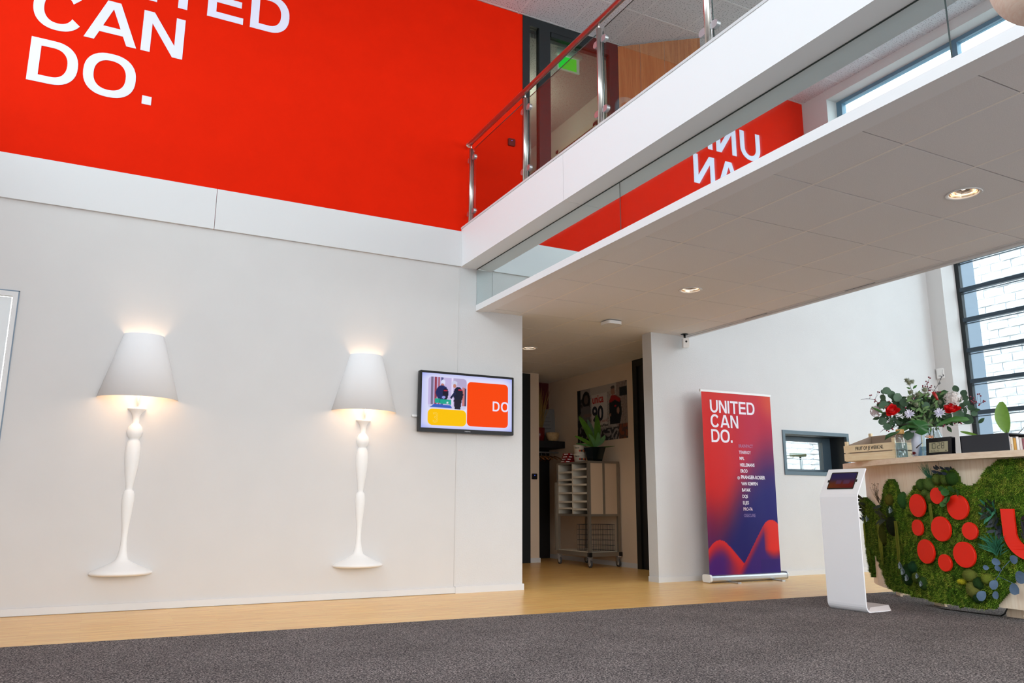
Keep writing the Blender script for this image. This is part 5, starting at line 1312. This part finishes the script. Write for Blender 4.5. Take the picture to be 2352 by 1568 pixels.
put('lettering', text_mesh('#Unica90jaar', .05, .0005, .02), mat('poster_black', (24,24,28), .6), po, P2(.51,.195))
put('lettering', text_mesh('op je werk!', .062, .0005, .0, 1.0), mat('poster_rust', (150,96,84), .6), po, P2(.49,.255))
for y, z in ((-.01,.755),(-1.22,.755),(-1.22,.01),(-.01,.01)):
    mb = MB(); mb.lathe([(.001,.006),(.008,.005),(.009,0)], 10, M=Matrix.Translation((-.004,y,z)) @ Matrix.Rotation(-PI/2,4,'Y')); mb.build('pin', blk, po)
# ---- coat rack and what stands on it
cr_ = thing('coat_rack', 'black coat rack with hat shelf and hanging rail in the niche', 'coat rack', (1.905,3.28,0))
bw_ = mat('black_wood', (18,16,18), .5)
mb = MB(); mb.box(0,.57,0,.48,1.60,1.70); mb.build('hat_shelf', bw_, cr_)
mb = MB(); mb.box(.30,.57,.46,.49,0,1.60); mb.build('back_board', bw_, cr_)
mb = MB(); mb.tube([(0,.2,1.545),(.57,.2,1.545)], .011, 8); mb.build('rail', alu2, cr_)
hg = wood('hanger_wood', (150,98,54), (120,74,38), (8,8,40))
for k in range(7):
    x = .06+k*.075; t = thing('coat_hanger', ('first','second','third','fourth','fifth','sixth','last')[k]+' wooden coat hanger from the pier on the niche rail', 'hanger', (1.905+x,3.48,1.545), 0, 'wooden coat hangers')
    mb = MB(); mb.tube([(0,0,.012),(.0,.014,.005),(0,.014,-.01),(0,0,-.03),(0,0,-.055)], .0025, 5); mb.build('hook', alu2, t)
    mb = MB(); mb.tube([(.01,-.19,-.115),(0,-.10,-.075),(0,0,-.055),(0,.10,-.075),(.01,.19,-.115)], .010, 6); mb.build('hanger_bar', hg, t)
gp = thing('grass_pot', 'dried grass plume in a maroon pot on the hat shelf', 'plant', (2.14,3.46,1.70))
mb = MB(); mb.lathe([(.001,0),(.075,0),(.085,.20),(.08,.20),(.075,.18),(.001,.18)], 22); mb.build('pot', mat('maroon_glaze', (104,18,18), .3), gp)
mb = MB(); rr = random.Random(9)
for k in range(110):
    a_ = rr.uniform(0,2*PI); sp = rr.uniform(.0,.19); h_ = rr.uniform(.35,.66)
    mb.tube([(.04*math.cos(a_),.04*math.sin(a_),.18),(sp*.5*math.cos(a_),sp*.5*math.sin(a_),.18+h_*.5),(sp*math.cos(a_),sp*math.sin(a_),.18+h_)], [.003,.0035,.0008], 4)
mb.build('dried_grass', mat('dry_grass', (168,136,70), .8), gp)['kind'] = 'stuff'
bl = thing('wooden_bowl', 'pale wooden bowl on the hat shelf beside the grass pot', 'bowl', (2.325,3.38,1.70))
mb = MB(); mb.lathe([(.001,0),(.05,.0),(.085,.035),(.10,.085),(.105,.13),(.099,.13),(.09,.08),(.06,.03),(.001,.012)], 28, sy=.9); mb.build('bowl_body', wood('bowl_wood', (206,174,128), (178,140,92), (20,20,30)), bl)
fb = thing('leaning_board', 'grey framed board leaning against the wall on the hat shelf', 'picture', (2.33,3.63,1.70))
mb = MB(); RL = Matrix.Rotation(-.5,4,'Z') @ Matrix.Rotation(-.12,4,'X'); mb.box(-.16,.16,0,.012,0,.52,M=RL); mb.build('board', mat('board_grey', (120,116,112), .6), fb)
mb = MB()
for k in range(5): mb.box(-.10,.08+.02*(k%2),-.0015,0,.16+k*.055,.168+k*.055,M=RL)
mb.build('printed_lines', mat('board_line', (84,80,80), .6), fb)

# ---- things on the sill of the small window
st = thing('side_table', 'pale table behind the small window carrying lamp and plant', 'table', (4.42,.62,0)); om = mat('office_white', (190,196,198), .6)
mb = MB(); mb.box(-.45,.9,-.1,.5,1.05,1.09); mb.build('table_top', om, st)
for x, y in ((-.42,-.07),(.84,-.07),(-.42,.44),(.84,.44)): mb = MB(); mb.box(x,x+.03,y,y+.03,0,1.05); mb.build('leg', om, st)
dl = thing('desk_lamp', 'slim lamp with olive head standing behind the small window', 'lamp', (4.42,.62,0))
mb = MB(); mb.tube([(.0,0,1.10),(.0,0,1.42)], .012, 8); mb.tube([(.03,0,1.10),(.03,0,1.36)], .006, 6); mb.box(-.06,.08,-.05,.05,1.09,1.13); mb.build('lamp_pole', blk, dl)
mb = MB(); mb.rbox(-.14,.06,-.05,.05,1.40,1.445,.015,'x'); mb.rbox(-.62,-.38,-.05,.05,1.38,1.425,.015,'x'); mb.box(-.38,-.14,-.01,.01,1.405,1.415); mb.build('lamp_head', mat('olive_metal', (82,86,34), .5), dl)
sp_ = thing('small_plant', 'small leafy plant behind the small window beside the lamp', 'plant', (4.80,.66,1.09))
mb = MB(); mb.lathe([(.001,0),(.04,0),(.05,.06),(.001,.06)], 14); mb.build('pot', mat('pot_pale', (170,180,184), .6), sp_)
for tp, w in (((-.10,0,.15),.05),((.02,0,.13),.05),((.10,.0,.20),.06),((.15,.02,.14),.05)):
    mb = MB(); bigleaf(mb, (0,0,.06), tp, w, side=Vector((.3,0,1)).normalized()); mb.build('leaf', mat('olive_leaf', (70,92,30), .5), sp_)
